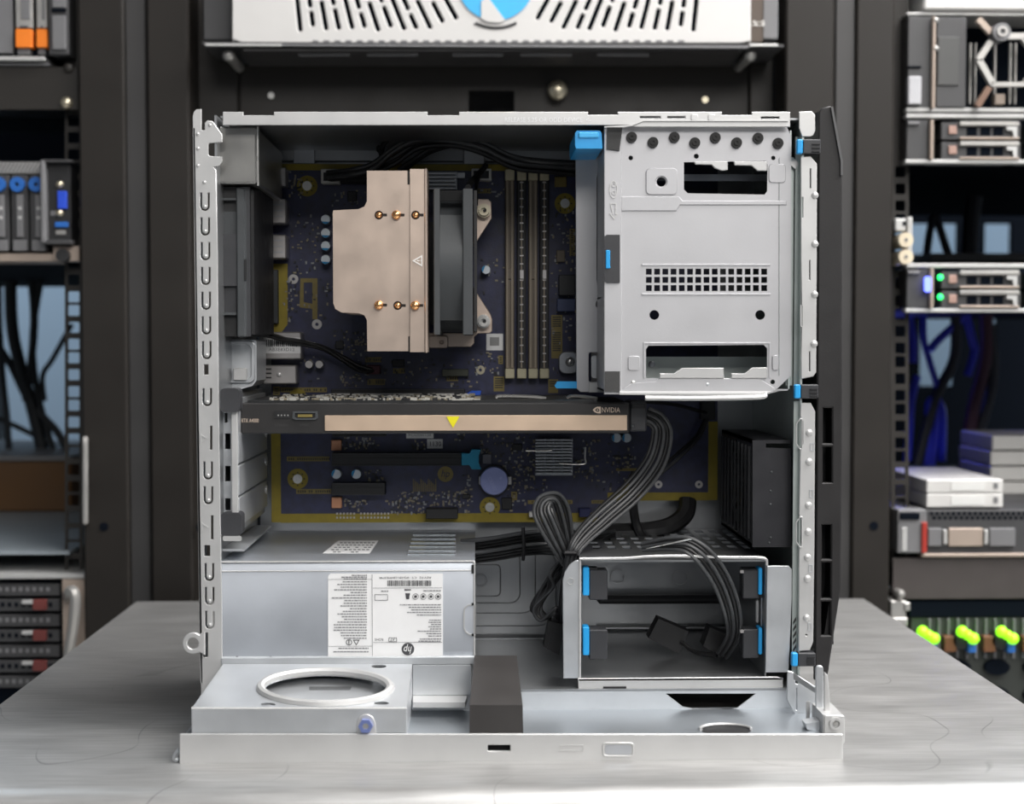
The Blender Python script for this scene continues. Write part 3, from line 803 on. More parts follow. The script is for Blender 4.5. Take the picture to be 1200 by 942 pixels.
# electrolytic capacitors, blue sector on the top
def capacitor(x, y, r, ang=-90, h=.010, mark=True):
    Y = YM - h; w = W(x, y, Y); rr = mm(r, Y)
    p = MB(); p.cyl((w.x, w.z), rr * .93, Y, Y + .0006, n=20, r1=rr); p.cyl((w.x, w.z), rr, Y + .0006, YM, n=20)
    c = p.build('capacitor', CAPW if mark else TIN, mb)
    if mark:
        a = [(w.x + rr * .94 * math.cos(R(ang + t)), w.z + rr * .94 * math.sin(R(ang + t))) for t in range(-62, 63, 8)]
        MB().prism(a, Y - .0002, Y + .0003).build('capacitor_mark', CAPB, c)
for y in (257, 273, 288, 304): capacitor(381.5, y, 5.6)
capacitor(569.5, 316, 5.2, 160); capacitor(394, 555.5, 5.8, 160); capacitor(417.5, 555.5, 5.8, 160)
capacitor(722.5, 513, 5.6, 180); capacitor(734.5, 513, 5.6, 180)
capacitor(362, 427, 4.6, mark=False); capacitor(374, 427, 4.6, mark=False)
# memory slots with a latch at each end
for i, (x0, x1) in enumerate(((592, 602.6), (606, 616.6), (619.3, 630), (632.6, 643.2))):
    dark = i % 2 == 1
    y0, y1 = 199, 443
    m = bp('memory_slot', x0, y0, x1, y1, .006, BLACKP if dark else BROWNP, .0004)
    if not dark:
        for q in (.12, .66): bp('slot_rail', x0 + (x1 - x0) * q, y0 + 12, x0 + (x1 - x0) * (q + .22), y1 - 12, .0015, TAUPE2, 0, m, .006)
    else:
        bp('slot_groove', x0 + 4.4, y0 + 12, x0 + 6.0, y1 - 12, .0006, TAUPE2, 0, m, .006)
        pins = MB()
        for k in range(23):
            yy = y0 + 14 + k * 9.55; pins.pbox(x0 + 3.2, yy, x0 + 7.4, yy + 1.2, YM - .0068, .0008)
        pins.build('contact_row', TIN, m, kind='stuff')
    bp('slot_key', x0 + 1, 314, x1 - 1, 327, .0012, BROWNP if not dark else TIN, .0003, m, .006) if not dark else bp('slot_key', x0 + 3, 316, x0 + 8, 327, .0012, TIN, .0003, m, .006)
    for ya, yb in ((198, 211), (432, 443.5)): bp('latch', x0, ya, x1 + .3, yb, .010, BEIGEP, .0005, m)
# expansion slots
def pcie(x0, y0, x1, y1, split, h=.011):
    s = bp('expansion_slot', x0, y0, x1, y1, h, BLACKP, .0004)
    for a, b in ((x0 + 3, split - 1.5), (split + 1.5, x1 - 3)):
        bp('slot_groove', a, (y0 + y1) / 2 - 1.6, b, (y0 + y1) / 2 + 1.6, .0004, CHIP, 0, s, h)
    for y in (y0, y1 - 1): bp('slot_edge', x0 + 1, y, x1 - 1, y + 1, .0006, DARKP, 0, s, h)
    return s
s = pcie(388.5, 531, 541, 546, 410.5)
MB().pprism([(541, 531), (550, 531.5), (553, 527), (563.5, 527), (561, 534), (561, 543), (564, 550), (553, 550), (550, 545), (541, 545)], YM - .014, .010).build('slot_latch', CYANP, s)
pcie(388.5, 566, 451.5, 580, 411)
pcie(389, 504, 452, 511.5, 411, .009)
s = pcie(388, 456, 545, 465, 410)
bp('slot_rim', 392, 461, 410, 464, .0135, TIN, 0, s); bp('slot_rim', 414, 461, 532, 464, .0135, TIN, 0, s)
MB().pprism([(547, 461), (553, 458), (564, 458), (562, 466), (549, 467)], YM - .016, .010).build('slot_latch', COBALT, s)
# chipset heatsink with its fins and wire clip
hs = bp('chipset_heatsink', 627.5, 514, 671, 557, .004, STEELD, 0, base=.002)
for k in range(12):
    for x0, x1 in ((627.5, 637), (640, 647), (650, 657), (660, 671)):
        bp('heatsink_fin', x0, 514.5 + k * 3.55, x1, 516.4 + k * 3.55, .010, STEEL, .0003, hs, .006)
    for x0, x1 in ((637, 640), (647, 650), (657, 660)):
        bp('heatsink_fin', x0, 514.5 + k * 3.55, x1, 516.4 + k * 3.55, .0085, STEELD, 0, hs, .006)
for pts in (((616, 528), (640, 528), (647, 527)), ((655, 543), (684, 543.5), (685.5, 536), (686, 524))):
    MB().tube([W(x, y, YM - .0175) for x, y in pts], .0006, 6, 4).build('wire_clip', SCREW, hs)
# coin battery holder
w = W(579, 563.5, YM - .006)
MB().cyl((w.x, w.z), mm(18.6, YM), YM - .004, YM, n=32).build('battery_holder', BLACKP, mb)
bp('holder_clip', 594, 558, 600, 568, .005, TIN, .0004); bp('holder_clip', 561, 558, 564, 568, .0056, TIN, .0004)
cb = thing('coin_battery', (w.x, YM - .005, w.z - mm(17, YM)), 'round lavender silver coin cell battery in the middle of the blue board', 'battery')
p = MB(); p.cyl((w.x, w.z), mm(15.8, YM), YM - .0066, YM - .006, n=36, r1=mm(16.8, YM)); p.cyl((w.x, w.z), mm(16.8, YM), YM - .006, YM - .0042, n=36)
p.build('battery_can', BATT, cb)
MB().text('CR2032', 577, 567, 17, 4.2, YM - .0068, rot=-65).text('+', 587, 560, 4, 4, YM - .0068).build('battery_print', M('battery_print', (.48, .52, .78), .3, .4), cb)
# printed emblem, stickers, print blocks
w = W(522, 555.5, YM)
em = MB().cyl((w.x, w.z), mm(9.2, YM), YM - .0004, YM, n=28).build('emblem_print', PCBG, mb)
MB().text('hp', 522, 556, 10, 11, YM - .0006, shear=.25).build('emblem_letters', PCB, em)
st = bp('white_sticker', 500.5, 514.5, 518.8, 525.5, E, LABEL); MB().text('1130', 510.5, 520, 13, 5.4, YM - .0005).build('sticker_number', INK, st)
st = bp('white_sticker', 476, 504, 508, 513.6, E, LABEL)
MB().text('PCA0001138', 492, 509.8, 26, 3, YM - .0005).build('sticker_number', INKG, st)
st = bp('white_sticker', 570, 391, 589.6, 410.5, E, LABEL)
bp('sticker_print', 574, 395, 585, 405, .0001, M('sticker_grey', (.30, .30, .30), .6), 0, st, E)
for r in ((320, 453, 328, 465), (329, 454, 383, 459.6), (336, 535, 386, 540.5), (347, 573, 388, 578.6), (428, 418.5, 447, 424.5), (430.5, 444, 451, 451), (460.5, 431.5, 474.5, 437.5), (523, 440, 537, 446.5), (578.5, 441, 591, 458.5),
          (642.5, 444.5, 654, 460.5), (556, 221, 575.5, 226.5), (584, 416.5, 589.5, 426.5), (667.5, 268, 673.5, 300), (618.5, 586, 671, 590.5), (693, 586, 708, 590), (722, 548.5, 748.5, 551.8), (599, 576, 606, 586), (646, 369, 659, 420)):
    g = bp('print_block', *r, E, PCBG)
    tx = MB(); n = int(max((r[2] - r[0]), (r[3] - r[1])) / 2.6)
    for k in range(n):
        if r[2] - r[0] > r[3] - r[1]:
            x = r[0] + 2 + k * 2.6
            if random.random() < .8: tx.pbox(x, r[1] + 1.4, x + 1.5, r[3] - 1.4, YM - .0004, .0001)
        else:
            y = r[1] + 2 + k * 2.6
            if random.random() < .8: tx.pbox(r[0] + 1.6, y, r[2] - 1.6, y + 1.3, YM - .0004, .0001)
    if tx.v: tx.build('block_lettering', CHIP, g, kind='stuff')
MB().pholed([(352, 326), (372, 326), (372, 374), (366, 374), (366, 362), (351, 360)], [[(356, 331), (366, 331), (366, 356), (356, 354)]], YM - E, E).build('outline_print', PCBG, mb)
# connectors and larger chips
for r, h, m, nm in (((376, 198, 398, 215), .010, WHITEP, 'white_connector'), ((552.5, 197.5, 576, 211), .009, WHITEP, 'white_connector'),
                    ((428.5, 428, 445.5, 438.5), .010, MAROON, 'fan_header'), ((499, 596, 536.5, 608), .009, BLACKP, 'panel_header'), ((518, 432.5, 549, 441), .006, M('olive_header', (.05, .055, .04), .6), 'olive_header'),
                    ((388, 515.5, 400, 528), .004, ORANGEQ, 'copper_inductor'), ((388.5, 582.5, 400.5, 595.5), .004, ORANGEQ, 'copper_inductor'),
                    ((565, 532, 576, 543.5), .004, M('grey_inductor', (.16, .16, .19), .5), 'grey_inductor'), ((459.5, 421.5, 474, 430), .0015, CHIP, 'chip'), ((393, 399.5, 402.5, 409), .0015, CHIP, 'chip'),
                    ((541.5, 579, 551, 584.5), .0015, CHIP, 'chip'), ((588, 583, 600, 597), .002, CHIP, 'chip'), ((407, 224, 418, 236), .0015, CHIP, 'chip'), ((650, 207, 664, 219), .002, PCBG, 'gold_chip'),
                    ((653, 350, 674, 365), .006, M('dim_blue_port', (.06, .08, .17), .5), 'blue_port'), ((655, 322, 674, 346), .008, DARKP, 'power_header'), ((652, 293, 662, 307), .003, BROWNP, 'brown_chip'),
                    ((600, 520, 612, 528), .0015, CHIP, 'chip'), ((679, 596, 692, 606), .008, M('dark_blue_port', (.01, .015, .08), .5), 'blue_port'), ((822, 470, 838, 492), .010, BLACKP, 'power_socket'),
                    ((620, 600, 630, 606), .006, WHITEP, 'white_connector')):
    bp(nm, *r, h, m, .0004)
MB().pbox(379, 202, 395, 212, YM - .0102, .001).build('connector_cavity', CHIP, mb)
MB().pbox(555, 200, 573, 209, YM - .0092, .001).build('connector_cavity', CHIP, mb)
# voltage regulator heatsink by the processor fan
v = bp('regulator_heatsink', 500, 201, 536, 223, .006, STEELD, .0004)
for k in range(5): bp('heatsink_fin', 500, 202 + k * 4.4, 534, 204.4 + k * 4.4, .006, STEEL, .0003, v, .006)
bp('heatsink_tab', 534, 202, 545, 209, .003, STEEL, .0003, v)
# rear ports
for r in ((312, 233, 335.5, 262), (312, 275, 335.5, 303)):
    q = bp('rear_port', *r, .016, TIN, .0008)
    for k in range(3): bp('port_crease', r[0] + 3, r[1] + 6 + k * 7, r[2] - 4, r[1] + 7.2 + k * 7, .0002, STEELD, 0, q, .016)
bp('rear_port', 312, 196, 335, 218, .014, TIN, .0006)
q = bp('rear_port', 308, 389, 353, 421, .018, TIN, .0008)
bc = MB()
for k in range(16):
    x = 312 + k * 2.3; bc.pbox(x, 398, x + random.choice((.8, 1.3, 1.7)), 406, YM - .0184, .0003)
bp('port_label', 308.5, 395.5, 352, 414, .0002, LABEL, 0, q, .018)
bc.build('barcode', INK, q, kind='stuff')
MB().text('AB3E83D12', 330, 409.5, 30, 3.6, YM - .0184).build('label_letters', INKG, q)
q = bp('rear_port', 308, 428, 347.5, 450, .016, TIN, .0008)
for k in range(3): bp('port_spring', 311, 431.5 + k * 5, 318, 433.2 + k * 5, .0005, CHIP, 0, q, .016)
w = W(327, 439, YM - .016); MB().dome((w.x, YM - .016, w.z), mm(3, YM), .0008).build('port_dimple', STEELW, q)
# fine surface-mount parts, too small to pick apart
def smd(rects, name, mats, hmax=.0012):
    p = MB()
    for (x0, y0, x1, y1, n) in rects:
        for _ in range(int(n * 1.9)):
            w_, h_ = random.choice(((2.6, 1.5), (1.5, 2.6), (2, 2), (3.6, 2), (2, 3.6), (1.2, 1.2)))
            x, y = random.uniform(x0, x1), random.uniform(y0, y1)
            p.mat(random.randrange(len(mats))).pbox(x, y, x + w_, y + h_, YM - random.uniform(.0005, hmax), hmax)
    p.build(name, mats, mb, kind='stuff')
SMD1 = M('solder_tan', (.25, .22, .16), .5, .2); SMD2 = M('solder_grey', (.26, .27, .28), .45, .3)
smd([(400, 388, 430, 452, 22), (450, 420, 560, 452, 36), (556, 300, 590, 390, 12), (336, 330, 384, 372, 14), (392, 440, 430, 452, 8), (690, 515, 745, 575, 26), (646, 330, 674, 440, 26), (556, 412, 590, 440, 14), (330, 400, 372, 450, 16),(340, 250, 372, 320, 26), (388, 222, 428, 240, 12), (337, 200, 352, 232, 16), (390, 385, 428, 415, 22), (548, 205, 590, 232, 12), (645, 245, 674, 320, 30), (578, 505, 625, 530, 26),
     (580, 530, 625, 556, 34), (612, 545, 640, 575, 26), (672, 515, 700, 560, 28), (715, 530, 745, 548, 16), (400, 512, 445, 526, 24), (425, 550, 448, 562, 14), (402, 584, 430, 596, 20), (465, 575, 540, 592, 60),
     (540, 555, 552, 600, 16), (450, 585, 500, 600, 26), (590, 560, 615, 600, 18), (375, 325, 390, 345, 8), (560, 505, 572, 530, 12), (530, 505, 545, 515, 8), (480, 515, 498, 526, 10), (330, 320, 345, 380, 10)],
    'surface_mount_parts', [SMD1, SMD2, CHIP, SMD1, CHIP])
# pin rows
p = MB()
for r in range(2):
    for k in range(16):
        if k == 6: continue
        x = 394 + k * 4; y = 600.8 + r * 4.6; p.pbox(x, y, x + 2, y + 2.2, YM - .0012, .0012)
p.build('solder_pin_row', TIN, mb, kind='stuff')
p = MB()
for k in range(16): p.pbox(484 + k * 1.75, 561 + (k % 5) * 1.6, 484.8 + k * 1.75, 576, YM - .0003, .0003)
p.build('skyline_print', PCBG, mb, kind='stuff')
MB().pholed(rrect(655, 412, 678, 438, 8, 5), [circ(668, 424, 5, 14)], YM - .006, .003, .0005).build('mounting_bracket', STEELD, mb)
w = W(668, 424, YM - .007); MB().dome((w.x, YM - .004, w.z), mm(5, YM), .004).build('bracket_screw', SCREW, mb)

# ================================================================ processor cooler
YC = .872
w = W(470, 410, YM)
cc = thing('cpu_cooler', (w.x, YM, w.z), 'processor cooler with bare metal fins, copper heat pipe ends and a grey fan', 'cooler')
# every level is cut from the same outline, taken at the top
fo = [(430, 200), (480, 200), (480, 411.5), (430.5, 411.5), (430, 375), (427, 369.5), (421, 367), (400, 366), (393, 362), (390.5, 355), (390, 250), (390.5, 246.5), (420, 245), (427, 242), (430, 236)]
hp_ = [(444, 252), (464.5, 252), (487, 252), (444, 357.5), (466, 358), (486.5, 358)]
def keyhole(x, y, r=5.2):
    return [(x + r * math.cos(R(t)), y + r * math.sin(R(t))) for t in range(20, 341, 20)] + [(x + 9.5, y - 1.6), (x + 9.5, y + 1.6)]
MB().pholed(fo, [keyhole(x, y) for x, y in hp_ if x < 480], YC, .0006, .0).build('fin', ALU, cc)
me0, c0 = MB().pprism(fo, YC, .0005).mesh('fin', ALU)
for k in range(1, 22):
    o = bpy.data.objects.new('fin', me0); COL.objects.link(o); put(o, c0 + Vector((0, .0032 * k, 0)), cc)
es = MB().pholed([(480.5, 198), (497.5, 198), (497.5, 412.5), (480.5, 412.5)], [keyhole(x, y) for x, y in hp_ if x > 480], YC - .0015, .0006).build('edge_strip', ALU, cc)
MB().pbox(497.5, 197, 501, 413.5, YC - .003, .03, .0006).build('edge_flange', ALU, cc)
MB().pbox(477.5, 200, 480, 216, YC - .0004, .001).build('fin_slit', COPPERD, cc)
MB().pbox(478.5, 394, 480.5, 412, YC - .0004, .001).build('fin_slit', COPPERD, cc)
tri = [(483, 305.5), (495, 298.5), (495, 312.5)]
MB().pholed(tri, [[(486, 305.5), (493.6, 301), (493.6, 310)]], YC - .0019, .0004).build('warning_triangle', M('etched_white', (.85, .82, .78), .4), es)
MB().text('!', 491, 305.5, 1.6, 5, YC - .0018, rot=90).build('warning_mark', M('etched_white', (.85, .82, .78), .4), es)
for i, (x, y) in enumerate(hp_):
    Y = YC - (.0015 if x > 480 else 0); w = W(x, y, Y)
    full = i in (1, 3, 5)
    MB().pholed(keyhole(x, y, 5.6), [], Y + .0008, .0004).build('pipe_hole', COPPERD, cc)
    p = MB(); rr = mm(5.2 if full else 3.7, Y); yy = Y - (.002 if full else -.0002)
    p.dome((w.x, yy, w.z), rr, .0022, n=16, k=4); p.cyl((w.x, w.z), rr, yy, YM - .02, n=16)
    p.build('heat_pipe', COPPER, cc)
MB().pbox(440, 250, 500, 365, YM - .024, .018, .001).build('base_block', COPPER, cc)
MB().pbox(450, 260, 545, 380, YM - .008, .008).build('processor_socket', DARKP, cc)
# fan standing edge-on
YF = .874
fr = thing('x', (0, 0, 0), '', '') if False else None
x0, z0, x1, z1 = rect_px(508, 221, 554, 392, YF)
yf1 = YF + (z1 - z0)
def fan(root, x0, x1, y0, z0, z1, mat, scoop=True):
    y1 = y0 + (z1 - z0); cy, cz, rr = (y0 + y1) / 2, (z0 + z1) / 2, (z1 - z0) / 2 * .93
    t = (x1 - x0)
    for a, b in ((x0, x0 + t * .16), (x1 - t * .26, x1)):
        MB().holed(rct(y0, z0, y1, z1), [circ(cy, cz, rr, 36)], a, b, 'x', .0006).build('fan_frame', mat, root)
    hub = MB().ring((cy, cz), rr * 1.03, rr * .985, x0 + t * .1, x1 - t * .1, 'x', 36).build('fan_duct', mat, root)
    MB().cyl((cy, cz), rr * .42, x0 + t * .1, x1 - t * .1, 'x', 24).build('fan_hub', BLACKP, root)
    for k in range(7):
        a = 2 * math.pi * k / 7; ca, sa = math.cos(a), math.sin(a); ca2, sa2 = math.cos(a + .55), math.sin(a + .55)
        P = lambda q, s_, x: (x, cy + q * s_[0], cz + q * s_[1])
        MB().slab(P(rr * .4, (ca, sa), x0 + t * .25), P(rr * .95, (ca, sa), x0 + t * .2), P(rr * .95, (ca2, sa2), x1 - t * .35), P(rr * .4, (ca2, sa2), x1 - t * .35), (.0009, 0, 0)).build('fan_blade', BLACKP, root)
    # shell pieces between the two frames as seen from the open side: corner blocks and scooped middle
    if scoop:
        zz = [z1, z1 - (z1 - z0) * .07, z1 - (z1 - z0) * .17, z0 + (z1 - z0) * .20, z0 + (z1 - z0) * .10, z0]
        MB().slab((x0 + t * .16, y0 + .012, zz[1]), (x1 - t * .26, y0 + .012, zz[1]), (x1 - t * .26, y0 + .010, zz[0]), (x0 + t * .16, y0 + .010, zz[0]), (0, .002, 0)).build('fan_corner', BLACKP, root)
        pr = [(y0 + .001, z1 - (z1 - z0) * .40), (y0 + .001, z0 + (z1 - z0) * .36), (y0 + .012, zz[4]), (y0 + .020, zz[4]), (y0 + .020, zz[2]), (y0 + .010, zz[2])]
        MB().prism(pr, x0 + t * .16, x1 - t * .26, 'x').build('fan_saddle', mat, root)
fan(cc, x0, x1, YF, z0, z1, GREYP)
MB().pbox(555.5, 223, 559, 388, YF + .01, .07).build('fan_clip', BLACKP, cc)
# mounting bracket plates
BR = ALU
b1 = MB().pholed([(554.5, 233), (572, 233), (576, 236.5), (576.3, 256), (557, 286), (554.5, 289)], [circ(567, 247, 3, 12)], YM - .03, .0016, .0004).build('bracket_arm', BR, cc)
b2 = MB().pholed([(554.5, 336), (557, 340), (575, 368), (577, 374), (577, 388), (574, 390.5), (560, 391), (556, 395), (556, 402), (552, 406.5), (502, 407), (502, 390), (554, 390)], [circ(566.5, 376.5, 3, 12)], YM - .03, .0016, .0004).build('bracket_arm', BR, cc)
b3 = MB().pholed(rrect(502, 393.5, 525, 408, 3, 3), [circ(517.5, 401, 2, 10)], YM - .034, .0016, .0004).build('bracket_plate', BR, cc)
for x, y, mt in ((567, 247, BRASS), (566.5, 376.5, SCREW)):
    w = W(x, y, YM - .034); p = MB(); p.cyl((w.x, w.z), mm(8, YM - .034), YM - .0355, YM - .030, n=20); p.ring((w.x, w.z), mm(6, YM), mm(3, YM), YM - .038, YM - .0355, n=18)
    p.cyl((w.x, w.z), mm(3, YM), YM - .030, YM)
    s_ = p.build('bracket_screw', mt, cc)
    MB().cyl((w.x + .0006, w.z), mm(2, YM), YM - .0365, YM - .0354, n=6).build('screw_socket', CHIP, s_)
# ================================================================ rear fan and front fan
YRF = YO + .02
x0, z0, x1, z1 = rect_px(256, 219, 289, 394, YRF)
rf = thing('rear_fan', (x0, YRF + .045, z0), 'black case fan on the rear wall beside the ports', 'fan')
a = W(256.5, 300, YRF).x; b = W(289, 300, YRF).x
MB().prism([(YRF, z1), (YRF + .084, z1), (YRF + .084, z0), (YRF, z0)], b - .0045, b, 'x').build('fan_frame', GREYP, rf)
y1 = YRF + .086; cy, cz = (YRF + y1) / 2, (z0 + z1) / 2
rf.data
MB().holed(rct(YRF, z0, y1, z1), [circ(cy, cz, .037, 36)], b, b + .002, 'x', .0).build('fan_flange', DARKP, rf)
MB().ring((cy, cz), .040, .0365, a, b + .0, 'x', 36).build('fan_duct', BLACKP, rf)
MB().cyl((cy, cz), .016, a + .002, b + .001, 'x', 24).build('fan_hub', BLACKP, rf)
for k in range(7):
    A = 2 * math.pi * k / 7; ca, sa, c2, s2 = math.cos(A), math.sin(A), math.cos(A + .55), math.sin(A + .55)
    MB().slab((a + .004, cy + .016 * ca, cz + .016 * sa), (a + .003, cy + .036 * ca, cz + .036 * sa), (b + .003, cy + .036 * c2, cz + .036 * s2), (b + .003, cy + .016 * c2, cz + .016 * s2), (.0009, 0, 0)).build('fan_blade', BLACKP, rf)
# near side of the housing: top and bottom blocks with the stepped pocket
for ya, yb, dd, m in ((219, 232, .002, BLACKP), (232, 234.5, .0, GREYP), (234.5, 248, .004, BLACKP), (248, 274, .003, GREYP), (274, 335, .0, DARKP), (335, 366, .003, DARKP), (366, 369, .0, GREYP), (369, 394, .004, BLACKP)):
    MB().pbox(256.5, ya, 277, yb, YRF + dd, .006).build('housing_step', m, rf)
MB().pbox(277, 219, 287.5, 395, YRF - .001, .012, .0008).build('housing_rim', GREYP, rf)
MB().pbox(286.5, 304, 288.5, 328, YRF - .0015, .001).build('housing_slot', BLACKP, rf)
a = W(313.5, 300, YM - .03).x
MB().prism([(YRF + .003, W(300, 222, YRF).z), (YM - .03, W(313, 222, YM - .03).z), (YM - .03, W(313, 392, YM - .03).z), (YRF + .003, W(300, 392, YRF).z)], b + .0022, b + .004, 'x').build('fan_grille', BLACKP, rf)
# front fan beside the bezel
YFF = YO + .012
x0, z0, x1, z1 = rect_px(882, 516, 927, 641, YFF)
ff = thing('front_fan', (x0, YFF + .045, z0), 'large black intake fan shroud beside the front bezel', 'fan')
p = [(882, 516), (897.5, 516), (897.5, 524.5), (927, 525.5), (927, 641), (882, 641)]
FANP = M('black_fan_shroud', (.020, .020, .024), .42, 0, .1, 70, .06, 900)
MB().pprism(p, YFF, .0025).build('shroud_face', FANP, ff)
za = W(884, 502, YFF).z
yb_ = YM - .012
MB().holed(rct(YFF + .0025, z0, yb_, z1), [circ((YFF + yb_) / 2, (z0 + z1) / 2, .029, 32)], x0, x0 + .002, 'x').build('shroud_side', FANP, ff)
MB().box(x0, YFF + .0025, z1 - .002, x1, yb_, z1).build('shroud_top', FANP, ff)
MB().box(x0, YFF + .0025, z0, x1, yb_, z0 + .002).build('shroud_bottom', FANP, ff)
cy, cz = (YFF + yb_) / 2, (z0 + z1) / 2
MB().cyl((cy, cz), .013, x0 + .002, x0 + .012, 'x', 20).build('fan_hub', BLACKP, ff)
for k in range(9):
    A = 2 * math.pi * k / 9; ca, sa, c2, s2 = math.cos(A), math.sin(A), math.cos(A + .5), math.sin(A + .5)
    MB().slab((x0 + .003, cy + .013 * ca, cz + .013 * sa), (x0 + .003, cy + .028 * ca, cz + .028 * sa), (x0 + .01, cy + .028 * c2, cz + .028 * s2), (x0 + .01, cy + .013 * c2, cz + .013 * s2), (.0009, 0, 0)).build('fan_blade', BLACKP, ff)
for q in range(9):
    yy = YFF + .008 + q * .012
    MB().box(x0 - .0012, yy, z0 + .004, x0, yy + .0016, z1 - .004).build('guard_bar', DARKP, ff)
for x, y in ((904, 553), (903, 575), (903, 591), (903, 630), (901.5, 636)):
    w = W(x, y, YFF); MB().dome((w.x, YFF, w.z), mm(1.6, YFF), .0006, n=10).build('shroud_pin', GREYP, ff)
# ================================================================ graphics card
YG = .874
z0g, z1g = W(520, 508, YG).z, W(520, 472, YG).z
xg0, xg1 = W(282, 490, YG).x, W(757, 490, YG).x
gc = thing('graphics_card', ((xg0 + xg1) / 2, YG + .05, z0g), 'long black graphics card with a champagne metal strip lying across the board', 'graphics card')
SHR = M('black_card_shroud', (.019, .018, .018), .48, 0, .06, 80, .06, 900)
sh = MB().box(xg0, YG, z0g, W(738, 490, YG).x, YM - .012, z1g, .0008).build('card_shroud', SHR, gc)
CARDB = M('black_card_board', (.012, .013, .014), .45, 0, .2, 150)
MB().box(xg0 + .004, YG + .0015, z1g, W(700, 470, YG).x, YM - .0115, z1g + .0014).build('card_board', CARDB, gc)
MB().box(W(430, 490, YM).x, YM - .0115, z1g - .004, W(535, 490, YM).x, YM - .0114, z1g).build('card_edge', CARDB, gc)
MB().pbox(380.5, 486.5, 735, 504.5, YG - .0008, .0008, .0002).build('champagne_plate', GOLDBAR, gc)
y_ = YG - .0012
MB().pprism([(523, 488), (538.5, 488), (530.8, 501.5)], y_, .0003).build('warning_triangle', M('warning_yellow', (.80, .72, .01), .45), gc)
MB().text('RTX A4000', 293, 492.7, 20, 4.6, YG - .0003).build('model_lettering', M('card_lettering', (.62, .50, .40), .45), gc)
MB().text('NVIDIA', 716, 480.3, 21.5, 6, YG - .0003).build('maker_lettering', M('card_lettering', (.62, .50, .40), .45), gc)
eye = MB(); eye.pholed([(694.5, 480.3), (697.5, 477.6), (700, 476.6), (704, 476.6), (704, 484.4), (700, 484.2), (697, 483)], [[(697.2, 480.3), (699.4, 478.4), (701.8, 479), (702.6, 480.6), (701.4, 482.6), (699, 482.2)]], YG - .0003, .0003)
eye.pprism([(699, 480.4), (700.6, 479.5), (701.4, 480.6), (700.4, 481.6)], YG - .0003, .0003)
eye.build('maker_emblem', M('card_lettering', (.62, .50, .40), .45), gc)
MB().text('STEREO', 330, 498, 15, 2.8, YG - .0003).text('SYNC', 357, 498, 11, 2.8, YG - .0003).build('port_lettering', M('dim_lettering', (.05, .05, .05), .5), gc)
c = MB().pbox(321.5, 481.5, 340.5, 490, YG - .0005, .004).build('pin_header', BLACKP, gc)
for k in range(4): MB().pbox(325.2 + k * 3.8, 485.8, 326.8 + k * 3.8, 487.4, YG - .0008, .0005).build('pin', SCREW, c)
c = MB().pholed([(343, 482), (372, 482), (372.5, 490), (369, 492), (346, 492), (342.5, 490)], [[(345.5, 484), (369.5, 484), (369.5, 489), (367, 490), (348, 490), (345.5, 489)]], YG - .0012, .002).build('sync_connector', GREYP, gc)
MB().pbox(349, 485.5, 366, 488.6, YG - .0008, .0006).build('connector_contacts', PCBG, c)
# bits on the card board, glinting along its upper face
p = MB(); mats = [M('glint_tin', (.68, .66, .60), .3, .6), CHIP, SMD1, M('glint_tin', (.68, .66, .60), .3, .6)]
xa, xb = W(312, 470, YG).x, W(556, 470, YG).x
for k in range(420):
    x = random.uniform(xa, xb); y = YG + .003 + (random.random() ** 1.6) * .09
    a_, b_ = random.choice(((.0022, .0012), (.0012, .0022), (.004, .002), (.0015, .0015)))
    p.mat(random.randrange(4)).box(x, y, z1g + .0014, x + a_, y + b_, z1g + .0014 + random.uniform(.0006, .0016))
p.build('card_components', mats, gc, kind='stuff')
for xa_, xb_, in ((581, 640), (664, 700)):
    MB().tube([W(xa_, 466.5, YG + .03), W(xa_ + 6, 464, YG + .03), W(xb_ - 14, 465, YG + .03), W(xb_, 467, YG + .03)], .0011, 6).build('board_clip', SCREW, gc)
e = MB().pbox(738, 470.5, 758, 505.5, YG + .002, .03, .001).build('power_plug', DARKP, gc)
MB().pbox(740, 473, 756, 479, YG + .0012, .002, .0004).build('plug_rib', BLACKP, e)
MB().pbox(739.5, 497, 744, 501, YG + .0012, .002, .0004).build('plug_rib', GREYP, e)
MB().box(xg0 - .0014, YG - .008, z0g, xg0, YM - .008, z1g + .003).build('card_bracket', STEEL, gc)

# ================================================================ power supply
YP = YO + .004
zps1, zps0 = W(410, 658, YP).z, W(410, 770, YP).z
xp0, xp1 = W(259, 715, YP).x, W(556.5, 715, YP).x
ps = thing('power_supply', ((xp0 + xp1) / 2, YP + .06, zps0), 'silver box power supply with a large upside-down white label', 'power supply')
PSM = M('psu_zinc_sheet', (.54, .57, .615), .40, .7, .06, 22, .04, 700)
pts = [(YP, zps0), (YP, W(410, 669, YP).z), (YP + .0022, zps1), (YT - .002, zps1), (YT - .002, zps0)]
body = MB().prism(pts, xp0, xp1, 'x').build('psu_body', PSM, ps)
MB().pbox(259.5, 657.5, 555, 659.2, YP - .0003, .003, .0003).build('top_edge', STEELW, body)
MB().pbox(259.5, 668.2, 555, 669.8, YP - .0006, .002, .0003).build('front_edge', STEELW, body)
MB().pbox(554.5, 658, 557, 769, YP - .0004, .004, .0003).build('side_edge', STEELW, body)
MB().pholed([(557, 708), (549, 708), (544, 712), (543, 718), (543, 736), (545, 741), (550, 744.5), (557, 745)], [[(558, 709.6), (549.4, 709.6), (545.4, 713), (544.6, 718), (544.6, 735.6), (546.4, 739.8), (550.6, 742.8), (558, 743.4)]], YP - .0006, .0006).build('stamped_loop', STEELW, body)
MB().pbox(259.5, 768.8, 553, 770.3, YP - .0006, .002, .0002).build('bottom_edge', STEELW, body)
